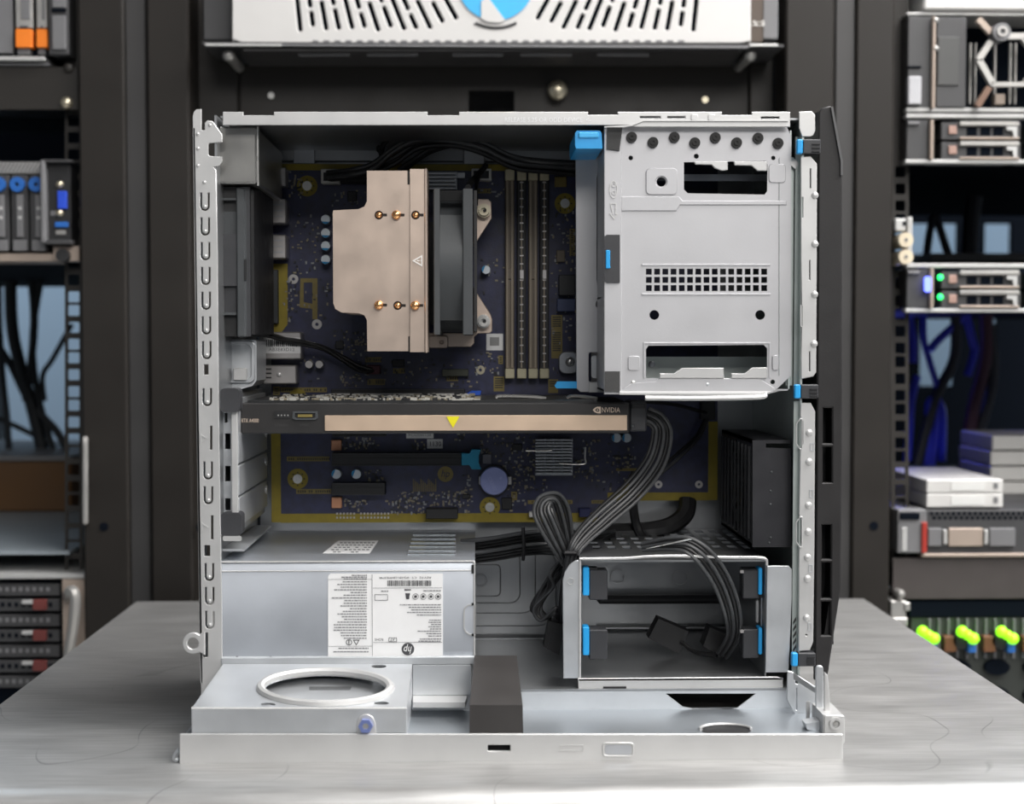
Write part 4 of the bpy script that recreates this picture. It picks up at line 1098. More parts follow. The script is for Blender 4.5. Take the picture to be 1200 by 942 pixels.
for x, y in ((277.5, 770.5), (317, 770.5), (526, 770.6), (554, 708), (554, 744)): MB().pbox(x - 1.3, y - 1.4, x + 1.3, y + 1.4, YP - .0008, .001).build('corner_notch', BLACKP, body)
MB().pbox(552.5, 662, 555.5, 672, YP - .0007, .001).build('corner_notch', BLACKP, body)
# main label
lab = MB().pholed([(384.5, 675), (387, 672), (519, 672), (519, 770), (384.5, 770)], [], YP - .0003, .0003).build('rating_label', LABEL, ps)
yl = YP - .0005
p = MB()
for a, b, c_, d in ((436, 673, 436.5, 770), (437, 688.6, 518, 689), (437, 752.4, 518, 752.8), (385, 757, 436, 757.4), (385, 678.6, 436, 678.9)): p.pbox(a, b, c_, d, yl, .0001)
p.build('label_rules', INKG, lab, kind='stuff')
MB().text('REV:02  CT: SPJGB12B0FB3MR', 474.5, 676.6, 61, 3.2, yl, rot=180).build('serial_lettering', INK, lab)
p = MB(); x = 454
while x < 505:
    wd = random.choice((.5, .8, 1.2)); p.pbox(x, 680, x + wd, 686.6, yl, .0001); x += wd + random.choice((.5, .8))
p.build('barcode', INK, lab, kind='stuff')
lg = W(478, 760.5, yl)
em = MB().cyl((lg.x, lg.z), mm(7.4, yl), yl, yl + .0002, n=32).build('maker_emblem', INK, lab)
MB().text('hp', 477.8, 760.3, 9.5, 11.5, yl - .0002, rot=180, shear=.28).build('emblem_letters', LABEL, em)
p = MB()
def lines(x0, x1, y0, y1, pitch, h, right=False, dens=.86):
    y = y0
    while y < y1:
        ln = random.uniform(.45, 1.0) * (x1 - x0); a = x1 - ln; x = a
        while x < x1:
            wd = random.uniform(1.2, 4.2); p.pbox(x, y, min(x + wd, x1), y + h, yl, .0001); x += wd + .7
        y += pitch
lines(388, 430, 681, 748, 3.15, 1.25)
lines(392, 430, 673.4, 678, 2.2, 1.3)
lines(390, 432, 759, 767, 4, 1.3)
lines(465, 517, 708, 713, 3, 1.2); lines(470, 517, 714, 722, 3, 1.1); lines(498, 517, 726, 737, 2.6, 1.1); lines(485, 517, 739, 745, 2.8, 1.1); lines(488, 517, 748, 752, 2.6, 1.3)
lines(440, 455, 692, 694, 3, 1.3); lines(490, 517, 691.5, 694, 3, 1.3)
p.build('label_small_print', INKG, lab, kind='stuff')
MB().text('ROHS', 444, 749.4, 10, 3, yl, rot=180).text('A7', 460, 749.4, 5, 3, yl, rot=180).build('mark_lettering', INK, lab)
p = MB()
for x in (487, 496, 505, 513.5):
    w = W(x, 699, yl); p.ring((w.x, w.z), mm(3.6, yl), mm(3.1, yl), yl, yl + .0001, n=18); p.pbox(x - 1.6, 697.6, x + 1.6, 700.4, yl, .0001)
for a in (rct(439, 696.5, 454.5, 703.5), rct(455.5, 747, 465, 752)):
    p.pholed(a, [rct(a[0][0] + .5, a[0][1] + .5, a[2][0] - .5, a[2][1] - .5)], yl, .0001)
p.pprism([(475, 695), (480.5, 695), (479.5, 702), (476, 702)], yl, .0001); p.pbox(474, 690.4, 481.5, 691.8, yl, .0001)
w = W(409, 752.6, yl); p.ring((w.x, w.z), mm(3.6, yl), mm(2.8, yl), yl, yl + .0001, n=18); p.pbox(408.4, 750, 409.4, 755, yl, .0001)
p.pholed([(413.5, 749.6), (421.5, 749.6), (417.5, 756.4)], [[(415, 750.5), (420, 750.5), (417.5, 754.8)]], yl, .0001)
p.build('label_symbols', INK, lab, kind='stuff')
# paper label and ribbing on the top of the supply
zt_ = zps1 + .0002
tl_ = MB().slab(WZ(378, 648.5, zt_), WZ(433, 648.5, zt_), WZ(443.5, 633.5, zt_), WZ(397, 633.5, zt_), (0, 0, .0001)).build('top_label', LABEL, ps)
p = MB()
for k in range(5):
    y = 635.5 + k * 2.7
    for j in range(9):
        if random.random() < .8:
            f = (y - 633.5) / 15; xa = 397 + (378 - 397) * f; xb = 443.5 + (433 - 443.5) * f
            x = xa + (xb - xa) * (.08 + j * .098); p.slab(WZ(x, y + 1, zt_ + .0002), WZ(x + 3.4, y + 1, zt_ + .0002), WZ(x + 3.4, y, zt_ + .0002), WZ(x, y, zt_ + .0002), (0, 0, .0001))
p.build('label_small_print', INKG, tl_, kind='stuff')
CLEAR = M('glossy_film', (.42, .45, .47), .12, .6, .15, 60, stretch=(1, 8, 1))
for k in range(6):
    y = 626 + k * 4.6; f = (y - 625) / 28
    MB().slab(WZ(484 - 8 * f, y + 1.6, zt_), WZ(534, y + 1.6, zt_), WZ(534, y, zt_), WZ(484 - 8 * f, y, zt_), (0, 0, .0007)).build('embossed_rib', CLEAR, body)

# ================================================================ upper drive cage
YK = YO + .006
ck = thing('drive_cage', (W(820, 465, YK).x, YK + .05, W(820, 465, YK).z), 'perforated silver drive cage with a row of black screws in the upper right', 'drive cage')
outer = [(728, 148), (922, 148), (927, 160), (927, 440), (908, 458), (728, 458)]
win1 = [(801.5, 190), (897, 188.5), (899.5, 193), (899, 224), (896, 228), (806, 226.5), (801.5, 222)]
win2 = [(757, 409), (760, 405), (895, 404), (899, 408), (899, 443), (757, 443)]
hl = [win1, win2, circ(775, 213, 5.6), circ(766.8, 369, 5.7), circ(890.8, 369, 5.7), circ(906.2, 185, 2.6, 12), circ(816, 183, 3, 12), circ(739.2, 185, 2.8, 12), circ(905.5, 447.5, 2.8, 12)]
for r in range(3):
    for k in range(15):
        x = 757 + k * 9.65; y = 314.8 + r * 9.6
        hl.append(rct(x, y, x + 6.8, y + 7))
fp = MB().pholed(outer, hl, YK, .0012).build('cage_plate', CAGE, ck)
# stamped relief
def emb(pts, dpt, mat=CAGE, inner=None, name='stamped_ridge'):
    return MB().pholed(pts, inner or [], YK - dpt, dpt, min(dpt * .45, .0006)).build(name, mat, fp)
emb(rrect(757, 197, 794, 228, 5, 4), .0008, inner=[circ(775, 213, 6.6)], name='stamped_pad')
emb([(728, 230), (796, 230), (800, 235), (922, 235), (922, 240), (797, 240), (793, 247), (728, 247)], .0008)
emb(rct(752, 309, 903, 311.5), .0005); emb(rct(752, 343.5, 903, 346), .0005)
emb([(754, 401), (903, 401), (903, 443), (901, 443), (901, 403), (756, 403), (756, 443), (754, 443)], .0005)
emb(rrect(901, 192, 921, 214, 4, 3), .0007, name='stamped_pad'); emb(rrect(736, 417, 750, 434, 3, 3), .0007, name='stamped_pad')
emb(rrect(905, 416, 913, 434, 3, 3), .0009, name='stamped_pad')
for x, y in ((742, 448.6),):
    w = W(x, y, YK); MB().dome((w.x, YK, w.z), mm(3, YK), .0006).build('rivet', SCREW, fp)
w = W(829, 450.5, YK); MB().dome((w.x, YK, w.z), mm(4, YK), .001).build('rivet', STEEL, fp)
# tabs in the windows
for t_ in ([(813, 189), (853, 189), (853, 199), (846, 200), (838, 197), (834, 193), (815, 192.5)], [(860, 189), (899, 189), (899, 200), (888, 200), (881, 194), (861, 193.5)]):
    MB().pholed(t_, [], YK - .0014, .0016, .0004).build('bent_tab', STEELW, fp)
for t_ in ([(773, 437.5), (790, 437.5), (800, 431), (848, 431), (848.5, 443), (773, 443)], [(857, 437.5), (873, 437.5), (882, 430.5), (899, 430.5), (899, 443), (857, 443)]):
    MB().pholed(t_, [], YK - .0014, .0016, .0004).build('bent_tab', STEELW, fp)
MB().pholed([(728, 458), (740, 449), (768, 447), (772, 443.5), (890, 443.5), (908, 455), (908, 459)], [], YK - .0008, .0008, .0003).build('lower_flange', CAGE, fp)
lipz = W(820, 462, YK).z
MB().slab(W(726, 462.5, YK - .006), W(893, 463, YK - .006), W(915, 458, YK + .003), W(726, 458, YK + .003), (0, 0, .001)).build('bottom_lip', STEELW, ck)
MB().tube([W(756, 466.3, YK - .006), W(820, 466.6, YK - .006), W(888, 465.3, YK - .006), W(897, 462, YK - .004)], .0016, 8).build('rolled_lip', STEELW, ck)
# left strip, its pads and marks
ls = MB().pholed([(708, 149), (728.5, 149), (728.5, 462), (708, 462)], [], YK - .001, .0014, .0003).build('side_strip', CAGE, ck)
MB().pprism([(711.5, 149), (729.5, 149), (726, 176.5), (711, 174.5)], YK - .0022, .0012).build('foam_pad', PADP, ck)
pd = MB().pholed([(708.5, 277), (711, 275), (726.5, 275), (726.5, 331), (711, 331), (708.5, 329)], [], YK - .0022, .0012).build('foam_pad', DARKP, ck)
MB().pbox(710, 293, 715, 314.5, YK - .003, .001, .0003).build('pad_tab', BLUEP, pd)
MB().pbox(709, 435, 726.5, 459, YK - .0022, .0012).build('foam_pad', PADP, ck)
ar = MB(); ar.pholed(circ(719, 222, 4.8, 20, 10.5), [circ(719, 222, 3.9, 20, 9.4)], YK - .0014, .0004); ar.pholed([(715, 238), (717.6, 250), (714, 250), (719.5, 257), (725, 250), (722, 250), (722.5, 238)], [[(716.3, 239), (718.6, 251), (716.4, 251), (719.5, 255), (722.8, 251), (720.8, 251), (721.4, 239)]], YK - .0014, .0004)
w = W(719, 217, YK); ar.ring((w.x, w.z), mm(2.6, YK), mm(1.8, YK), YK - .0014, YK - .001, n=14); w = W(719, 226, YK); ar.ring((w.x, w.z), mm(2.6, YK), mm(1.8, YK), YK - .0014, YK - .001, n=14)
ar.build('embossed_arrow', STEELW, ls)
# black screws along the top
BSC = M('black_screw', (.008, .008, .008), .35, .3)
p = MB(); w = W(740, 161, YK); p.cyl((w.x, w.z), mm(6.2, YK), YK - .0016, YK, n=18, r1=mm(6.4, YK)); p.ring((w.x, w.z), mm(3.4, YK), mm(1.6, YK), YK - .0022, YK - .0014, n=12)
s0 = p.build('black_screw', BSC, ck); c0 = WORLD[s0.name]
for x, y in ((765, 167), (790, 161), (814, 167.5), (838, 161.5), (863, 167.5), (888, 162), (911.5, 168)):
    q = W(x, y, YK); copies(s0, [c0 + Vector((q.x - w.x, 0, q.z - w.z))])
# left bracket behind the strip
YKB = .905
lb = MB().pholed([(674.5, 173), (676, 171), (706, 171), (712, 173), (712, 459.5), (680, 459.5), (675.5, 455)], [rrect(699.5, 203, 710, 333, 5, 4), circ(703.5, 356.5, 5.2, 16), rrect(690, 413, 711, 447.5, 2, 2)], YKB, .0012, .0003).build('side_bracket', CAGE, ck)
MB().pholed(rrect(693, 416.5, 711, 443, 3, 3), [circ(703, 425.5, 3.4, 12)], YKB + .006, .001).build('bracket_insert', STEEL, ck)
MB().pbox(690, 448, 712, 460, YKB - .0008, .001, .0003).build('bracket_lip', STEELW, lb)
MB().pprism([(674, 156), (676, 153), (703, 153), (705, 156), (706, 174), (675, 174), (674, 170)], YO + .003, .052).build('release_latch', BLUEP, ck)
MB().pbox(678, 154.8, 702, 161.5, YO + .0018, .002, .0006).build('latch_ridge', M('light_latch_blue', (.06, .45, .85), .35), ck)
MB().pprism([(650, 452), (653, 447), (676, 447), (676, 455), (652, 455)], YKB - .004, .006).build('release_tab', BLUEP, ck)
# the walls and shelves of the cage behind its plate
xa, xb = W(708, 300, YK).x, W(927, 300, YK).x
za, zb = W(800, 152, YK).z, W(800, 458, YK).z
yb2 = .955
MB().box(xa, YK + .0012, zb, xa + .001, yb2, za).build('cage_side', CAGE, ck)
MB().box(xb - .001, YK + .0012, zb, xb, yb2, za).build('cage_side', GREENZ, ck)
MB().box(xa, YK + .0012, zb, xb, yb2, zb + .001).build('cage_floor', CAGE, ck)
MB().box(xa, YK + .02, W(800, 348, YK).z, xb, yb2, W(800, 346, YK).z).build('cage_shelf', CAGE, ck)
MB().box(xa, YK + .04, zb, xb, YK + .041, W(800, 418, YK + .04).z).build('cage_inner_wall', GREENZ, ck)
MB().box(xa, YK + .035, W(800, 204, YK + .035).z, xb, YK + .036, W(800, 212, YK + .035).z).build('cage_inner_rail', STEELD, ck)
w = W(764, 427, YK + .039); MB().dome((w.x, YK + .04, w.z), .0022, .0006).build('inner_rivet', STEELD, ck)
MB().slab(W(913, 185, YK - .0004), W(913, 440, YK - .0004), W(921, 440, YK + .005), W(921, 185, YK + .005), (0, .001, 0)).build('edge_bend', GREENZ, ck)
MB().pbox(921.5, 184, 930, 452, YK + .004, .001, .0003).build('edge_rail', GREENZ, ck)
MB().pbox(931, 160, 937.5, 455, YK + .002, .0012, .0003).build('edge_rail', GREENZ, ck)
MB().pholed([(924, 191), (932, 186), (936, 192), (932, 198)], [], YK + .001, .001).build('edge_tab', STEELW, ck)

# ================================================================ lower drive cage
YQ = YO + .004
zq = W(790, 656, YQ).z
lc = thing('drive_bay', (W(790, 800, YQ).x, YQ + .06, ZFL), 'open empty drive bay with blue and black clips at the lower right', 'drive cage')
pl_ = MB().pholed([(660, 795), (659.5, 680), (662, 670), (668, 661), (675, 656.5), (678.5, 657), (678.5, 795)], [], YQ, .0012, .0003).build('left_plate', STEEL, lc)
w = W(668.5, 681, YQ); MB().ring((w.x, w.z), mm(4.2, YQ), mm(3.4, YQ), YQ - .0004, YQ, n=18).build('stamped_ring', STEELW, pl_)
MB().pbox(678, 655, 681, 797, YQ - .0006, .0024, .0004).build('left_edge', STEELW, lc)
xq0, xq1 = W(679, 700, YQ).x, W(899, 700, YQ).x
hs_ = []
tz = zq - .0012
for i in range(11):
    for j in range(5):
        xx = xq0 + .012 + i * .0095; yy = YQ + .048 + j * .019
        hs_.append(rct(xx, yy, xx + .0055, yy + .013))
MB().holed(rct(xq0, YQ, xq1, YT - .002), hs_, tz, zq, 'z').build('bay_top', STEELI, lc)
MB().tube([W(679, 654.8, YQ - .0006), W(705, 654.6, YQ - .0006), W(735, 654, YQ - .0006), W(760, 652, YQ - .0006), W(800, 651.5, YQ - .0006), W(850, 653, YQ - .0006), W(888, 653.2, YQ - .0006), W(897.5, 655.5, YQ - .0006), W(898.5, 662, YQ - .0006)], .0009, 6, 4).build('top_edge', STEELW, lc)
MB().box(xq0, YQ + .0012, ZFL + .001, xq0 + .001, YT - .002, zq).build('bay_side', STEELI, lc)
MB().box(xq1 - .001, YQ + .0012, ZFL + .001, xq1, YT - .002, zq).build('bay_side', STEELI, lc)
rp = MB().pholed([(899, 663), (924, 663), (928, 667), (928, 700), (925.5, 760), (924, 788), (897, 788)], [], YQ - .001, .0012, .0003).build('right_plate', STEEL, lc)
tl2 = MB().pholed([(677, 795), (912, 793), (917.5, 796), (917.5, 809), (912, 810), (874.5, 810), (874.5, 807.5), (841, 808), (841, 811.5), (678, 811)], [], YQ - .002, .0012, .0003).build('bottom_lip', STEELW, lc)
MB().pbox(707, 804.5, 734, 808.5, YQ - .0026, .001).build('lip_slot', BLACKP, tl2)
MB().pbox(841, 806.3, 875, 811.5, YQ - .0014, .0004).build('lip_slot', BLACKP, tl2)
fz = W(790, 795, YQ - .002).z
MB().box(W(678, 795, YQ).x, YQ - .002, fz - .001, W(917, 795, YQ).x, YT - .002, fz).build('bay_floor', STEELI, lc)
# stamped circle and rails on the back of the bay
yb3 = YT - .003
w = W(797, 677, yb3); MB().ring((w.x, w.z), mm(9, yb3), mm(8, yb3), yb3 - .0006, yb3 + .0004, n=24).build('stamped_ring', STEELI, lc)
w = W(724, 676, yb3); MB().ring((w.x, w.z), mm(8.5, yb3), mm(7.5, yb3), yb3 - .0006, yb3 + .0004, n=24).build('stamped_ring', STEELI, lc)
MB().pbox(700, 698, 900, 708, yb3 - .01, .008, .002).build('cross_rail', DARKP, lc)
MB().pbox(700, 733, 900, 738, yb3 - .002, .003, .001).build('cross_rail', STEELI, lc)
for ya in (665, 735):
    cl = MB().pbox(690.5, ya + 3, 712, ya + 38, YQ + .004, .012, .0006).build('drive_clip', DARKP, lc)
    MB().pbox(683.2, ya, 690.5, ya + 33, YQ + .002, .010, .0005).build('clip_tab', BLUEP, cl)
    MB().pbox(690.5, ya + .5, 700, ya + 3, YQ + .008, .008).build('clip_top', DARKP, cl)
    cl = MB().pbox(870.5, ya + 2.5, 890, ya + 36.5, YQ + .006, .012, .0006).build('drive_clip', DARKP, lc)
    MB().pbox(889, ya + .5, 893.5, ya + 32, YQ + .004, .010, .0005).build('clip_tab', BLUEP, cl)
    MB().pbox(867.5, ya + 3, 871.5, ya + 6.5, YQ + .005, .002).build('clip_pin', TIN, cl)
MB().pbox(886, 703, 889.5, 730, YQ + .012, .003, .0006).build('clip_spring', STEELW, lc)
MB().pbox(892, 700, 897, 735, YQ + .010, .003, .0006).build('clip_spring', STEEL, lc)
MB().pbox(678.5, 699, 681, 726, YQ - .001, .002).build('side_tab', STEELW, lc)
# ================================================================ cables
def harness(name, loc, label, wires, mat, plugs=()):
    h = thing(name, loc, label, 'cable')
    for pts, r, m in wires:
        MB().tube([W(*q) for q in pts], r, 8, 7).build('wire', m, h)
    for fn in plugs: fn(h)
    return h
def spread(pts, offs, r, m=CABLE):
    out = []
    for k, (dx, dy, dY) in enumerate(offs):
        j = lambda: random.uniform(-.7, .7)
        out.append(([(x + dx + j(), y + dy + j(), Y + dY) for x, y, Y in pts], r, m if k % 3 else (CABLEG if m is CABLE else m)))
    return out
YT2 = YM - .022
def ribbon(path, n, gap, r, mats=(CABLEG, CABLE), fan=None, jit=.5):
    out = []
    m = len(path)
    for s in range(n):
        pts = []
        for i, (x, y, Y) in enumerate(path):
            a, b = path[max(i - 1, 0)], path[min(i + 1, m - 1)]
            tx, ty = b[0] - a[0], b[1] - a[1]; L = math.hypot(tx, ty) or 1
            g = (gap if fan is None else fan[i]) * (s - (n - 1) / 2)
            pts.append((x - ty / L * g + random.uniform(-jit, jit), y + tx / L * g + random.uniform(-jit, jit), Y + (s % 2) * .0012))
        out.append((pts, r, mats[s % len(mats)]))
    return out
# along the top of the board
wires = []
wires += spread([(384, 206, YM - .012), (410, 203, YT2), (436, 196, YT2 - .004), (462, 176, YT2 - .012), (490, 163, YT2 - .014), (530, 164, YT2 - .012), (565, 171, YT2 - .01), (600, 187, YT2 - .006), (640, 193, YT2), (690, 195, YT2 + .004)],
                [(0, -4, 0), (0, 0, .002), (0, 4, .004), (0, 2, -.003)], .0017)
wires += spread([(398, 203, YM - .012), (432, 199, YT2), (462, 186, YT2 - .01), (492, 169, YT2 - .012), (532, 166, YT2 - .012), (566, 175, YT2 - .008), (604, 192, YT2 - .004), (645, 197, YT2), (690, 202, YT2 + .003)], [(0, -2, .003), (0, 2, .005), (0, 5, .001)], .0017)
wires += spread([(468, 199, YM - .014), (485, 186, YT2), (510, 172, YT2 - .008), (545, 167, YT2 - .01), (590, 183, YT2 - .006), (640, 191, YT2 - .004), (690, 193, YT2)], [(0, 0, 0), (3, 3, .004)], .0016)
wires.append(([(447, 186, YT2), (449, 170, YT2 - .01), (462, 160, YT2 - .014), (500, 157.5, YT2 - .014)], .0018, CABLE))
w = W(384, 206, YM)
harness('cable_bundle', (w.x, YM - .012, w.z), 'bundle of black wires arching over the top edge of the board', wires, CABLE,
        [lambda h: MB().pbox(441, 170, 449, 178, YT2 - .004, .01, .001).build('cable_tie', BLACKP, h), lambda h: MB().pbox(398, 199, 432, 214, YM - .012, .010, .001).build('plug', BLACKP, h)])
# fan leads
w = W(314, 392, YM - .03)
harness('fan_cable', (w.x, YM - .03, w.z), 'thin black fan lead running from the rear fan to its header', 
        [([(306, 389, YM - .04), (325, 394, YM - .024), (345, 400, YM - .02), (375, 405, YM - .016), (400, 417, YM - .014), (420, 428, YM - .012), (436, 433, YM - .010)], .0013, CABLE),
         ([(306, 391, YM - .04), (325, 397, YM - .024), (345, 402, YM - .02), (375, 408, YM - .016), (398, 420, YM - .014), (418, 433, YM - .012), (436, 435, YM - .010)], .0013, CABLE),
         ([(306, 388, YM - .04), (328, 396, YM - .026), (350, 399, YM - .022), (378, 407, YM - .018), (404, 423, YM - .015), (424, 435, YM - .012), (438, 434, YM - .010)], .0012, CABLE)], CABLE)
w = W(548, 218, YM - .03)
harness('fan_cable', (w.x, YM - .03, w.z), 'short black fan lead at the top of the grey cooler fan',
        [([(548, 219, .905), (552, 212, YM - .03), (560, 204, YM - .018), (570, 193, YM - .014)], .0016, CABLE), ([(549, 219, .905), (554, 213, YM - .03), (561, 206, YM - .018), (569, 195, YM - .014)], .0016, CABLE), ([(558, 240, YM - .04), (558, 222, YM - .035), (561, 208, YM - .022), (566, 200, YM - .014)], .0012, CABLE)], CABLE)
# graphics power: from the card's end down and back up in a loop
wires = ribbon([(756, 486, YG + .012), (770, 493, YG + .012), (776, 508, YG + .014), (768, 540, YG + .014), (743, 574, YG + .013), (707, 606, YG + .008), (682, 630, YG + .004), (670, 652, YG + .002), (664, 690, YG + .012), (662, 740, YG + .03)],
               6, 4.2, .00115, fan=[3.4, 3.6, 4.2, 4.6, 4.6, 4.4, 3.6, 2.2, 2.2, 3])
w = W(668, 652, YG)
harness('power_cable', (w.x, YG, w.z), 'grey and black power wires curving down from the end of the graphics card', wires, CABLE)
wires = ribbon([(668, 668, YG + .012), (655, 640, YG + .004), (641, 612, YG + .003), (636, 598, YG + .004), (640, 588, YG + .006), (649, 586, YG + .008), (655, 598, YG + .012), (662, 625, YG + .014), (668, 655, YG + .018)],
               6, 4, .0012, fan=[1.4, 3.2, 4.2, 4.2, 3.6, 3.4, 4.4, 3.4, 1.4])
w = W(640, 590, YG)
harness('looped_cable', (w.x, YG + .01, w.z - .03), 'tall upright loop of grey power wires beside the coin battery', wires, CABLE,
        [lambda h: MB().pbox(660, 646, 677, 651, YG - .002, .02, .001).build('cable_tie', BLACKP, h)])
# tangle hanging beside the drive bay
wires = []
for k in range(9):
    o_ = random.uniform(-4, 4)
    wires.append(([(664 + o_ * .4, 652 + k, YG + .02 + k * .004), (652 + o_ * 2, 672, YG + .02 + k * .003), (648 - k * 3.2, 688 + k * 3, YG + .025 + k * .003), (626 + k * 2.5, 712 + k * 1.6, YG + .03), (634 + k * 2.4, 727 - k, YG + .028), (652 - k * .5, 712 + k * 2, YG + .026), (660, 722 + k * 2, YG + .03)], .0011, CABLEG if k % 3 == 0 else CABLE))
def plug_a(h):
    P = [W(643, 728, YG + .02), W(662, 732, YG + .02), W(655, 768, YG + .02), W(637, 758, YG + .02)]
    MB().slab(*P, (0, .012, 0)).build('plug', BLACKP, h)
    P = [W(645, 742, YG + .0195), W(650, 744, YG + .0195), W(646, 763, YG + .0195), W(641, 761, YG + .0195)]
    MB().slab(*P, (0, .002, 0)).build('plug_rib', CHIP, h)
w = W(650, 765, YG + .02)
harness('cable_tangle', (w.x, YG + .02, w.z), 'tangle of thin black wires with a plug hanging left of the drive bay', wires, CABLE, [plug_a])
# thick bundle from the power supply across the floor side
wires = []
for k in range(14):
    yy = 624 + (k % 8) * 3.6
    wires.append(([(540, yy + 12 - (k % 3), .94 + .004 * (k % 4)), (580, yy + 6, .935 + .004 * (k % 4)), (616, yy, .93 + .004 * (k % 4)), (645, yy - 1, .93), (680, yy + 4, .935), (720, 622 + (k % 4) * 2, .955)], .0013, CABLEG if k % 4 == 0 else CABLE))
w = W(560, 650, .94)
harness('cable_bundle', (w.x, .94, w.z), 'thick bundle of black wires leaving the power supply behind the loop', wires, CABLE,
        [lambda h: MB().tube([W(613, 618, .925), W(614, 640, .925), W(613, 656, .93)], .0012, 6).build('cable_tie', BLACKP, h)])
# leads arching over the drive bay
wires = ribbon([(752, 641, YQ + .012), (785, 637, YQ + .004), (808, 639, YQ), (829, 656, YQ - .001), (847, 684, YQ + .002), (858, 718, YQ + .008), (859, 746, YQ + .018), (846, 768, YQ + .03)], 5, 4.6, .00115, fan=[2, 3.4, 4.2, 5, 5, 4.4, 3.6, 3])
def plug_b(h):
    P = [W(772, 725, YQ + .05), W(807, 740, YQ + .05), W(796, 766, YQ + .05), W(760, 748, YQ + .05)]
    MB().slab(*P, (0, .014, 0)).build('plug', BLACKP, h)
    P = [W(832, 735, YQ + .04), W(862, 748, YQ + .04), W(850, 772, YQ + .04), W(824, 757, YQ + .04)]
    MB().slab(*P, (0, .014, 0)).build('plug', BLACKP, h)
    MB().tube([W(798, 752, YQ + .05), W(815, 764, YQ + .045), W(840, 768, YQ + .035)], .0016, 6).build('wire', CABLE, h)
    MB().slab(W(757, 643, YQ + .004), W(764, 642, YQ + .004), W(812, 632, YQ - .001), W(808, 631, YQ - .001), (0, .001, 0)).build('clear_sleeve', SCREW, h)
w = W(780, 768, YQ + .05)
harness('drive_cable', (w.x, YQ + .05, w.z), 'four black leads arching into the empty drive bay with two plugs', wires, CABLE, [plug_b])
# thin wires from the board edge at the right
wires = [([(826, 492, YM - .012), (815, 512, YM - .02), (790, 535, YM - .03), (765, 556, YM - .04), (730, 586, YM - .06)], .0012, CABLE),
         ([(829, 492, YM - .012), (818, 514, YM - .02), (794, 538, YM - .03), (768, 560, YM - .04), (735, 590, YM - .06)], .0012, CABLEG),
         ([(744, 552, YM - .02), (742, 590, YM - .02), (748, 622, YM - .02), (765, 645, YM - .03)], .003, CABLE), ([(750, 470, YM - .03), (790, 474, YM - .02), (828, 484, YM - .013)], .0012, CABLE)]
w = W(735, 590, YM - .06)
harness('board_cable', (w.x, YM - .03, w.z), 'thin black wires from the board corner beside the front fan', wires, CABLE)
w = W(790, 610, YM - .01)
harness('ribbed_hose', (w.x, YM - .01, w.z - .01), 'thick dark cable sagging under the lower right corner of the board',
        [([(806, 585, YM - .004), (803, 602, YM - .008), (785, 616, YM - .010), (755, 622, YM - .012), (700, 624, YM - .012)], .006, CABLE)], CABLE)
# ================================================================ equipment in the racks behind (soft focus)
SV = YR + .012
CHAR = M('server_charcoal', (.045, .045, .047), .5, 0, .08, 40)
SGREY = M('server_grey', (.15, .15, .155), .5, 0, .06, 40)
SILV = M('server_silver', (.44, .43, .41), .35, .6, .05, 40)
SPALE = M('server_pale_edge', (.48, .48, .47), .45, .3, .04, 40)
SBEI = M('server_beige', (.38, .31, .26), .45, .3, .05, 40)
ORNG = M('orange_cartridge', (.80, .20, .015), .45, 0, .05, 40)
REDT = M('faded_red_tab', (.14, .032, .028), .5, 0, .05, 40)
BLUR = M('ring_blue', (.02, .12, .42), .4)
VGAB = M('port_blue', (.02, .07, .55), .4)
WHTP = M('white_appliance_paint', (.58, .57, .555), .45, 0, .02, 30)
SKYB = M('logo_sky_blue', (.035, .40, .74), .45)
LEDG = M('led_green', (.02, .6, .12), .4, emit=(.02, .9, .15), estr=2.2)
LEDL = M('led_lime', (.3, .8, .02), .4, emit=(.26, 1.0, .01), estr=1.0)
LEDB = M('led_blue', (.1, .15, .9), .4, emit=(.12, .16, 1.0), estr=2.4)
def kit(name, label, cat, x, y, group=None):
    w = W(x, y, SV); return thing(name, (w.x, SV + .2, w.z), label, cat, group)
def bx(root, name, x0, y0, x1, y1, d, dep, mat, c=.0006):     # d: how far in front of the server plane
    return MB().pbox(x0, y0, x1, y1, SV - d, dep, c).build(name, mat, root)
# ---- left rack
k = kit('drive_library', 'rack unit with orange and silver cartridges at the top of the left rack', 'rack unit', 0, 64)
bx(k, 'chassis', -400, -60, 58, 64, -.004, .5, VOID); bx(k, 'grey_panel', -40, -20, 14.5, 62, .002, .02, SGREY)
for x0, x1 in ((18, 37.5), (42.5, 55)):
    c = bx(k, 'cartridge', x0, -40, x1, 33, .004, .03, SILV)
    bx(k, 'cartridge_print', x0 + 6, -40, x1 - 3, 23, .0045, .001, SGREY); bx(k, 'cartridge_print', x0 + 5, 30, x1 - 5, 33, .0045, .001, CHAR)
    bx(k, 'cartridge_tab', x0, 34, x1, 55.5, .006, .03, ORNG); bx(k, 'cartridge_foot', x0 + 2, 56, x1 - 2, 64, .002, .03, SGREY)
e = bx(k, 'latch_block', 56.5, -40, 80, 64.5, .008, .03, CHAR, .001)
bx(k, 'latch_insert', 61, 18, 77, 58, .010, .003, SGREY); bx(k, 'latch_notch', 60, 10, 77, 13.5, .010, .003, VOID); bx(k, 'latch_insert', 61, -20, 77, 9, .010, .003, SGREY)
bx(k, 'bottom_rail', -400, 65, 52, 70, .008, .3, SPALE); bx(k, 'bottom_rail', -400, 72.5, 58, 76, .002, .3, SGREY)
k = bx(None, 'blank_panel', -400, 77, 92, 128, 0, .003, RACKB); tag(k, 'dark brown blank panel below the orange cartridges', 'panel')
w = W(78, 121, SV); q = MB().dome((w.x, SV, w.z), .006, .005).build('panel_screw', BRASS, k)
w = W(80, 80, SV); q = MB().dome((w.x, SV, w.z), .005, .003).build('panel_screw', RACKB, k)
k = kit('drive_server', 'dark server with blue ringed drive carriers and a blue video port', 'server', 0, 306)
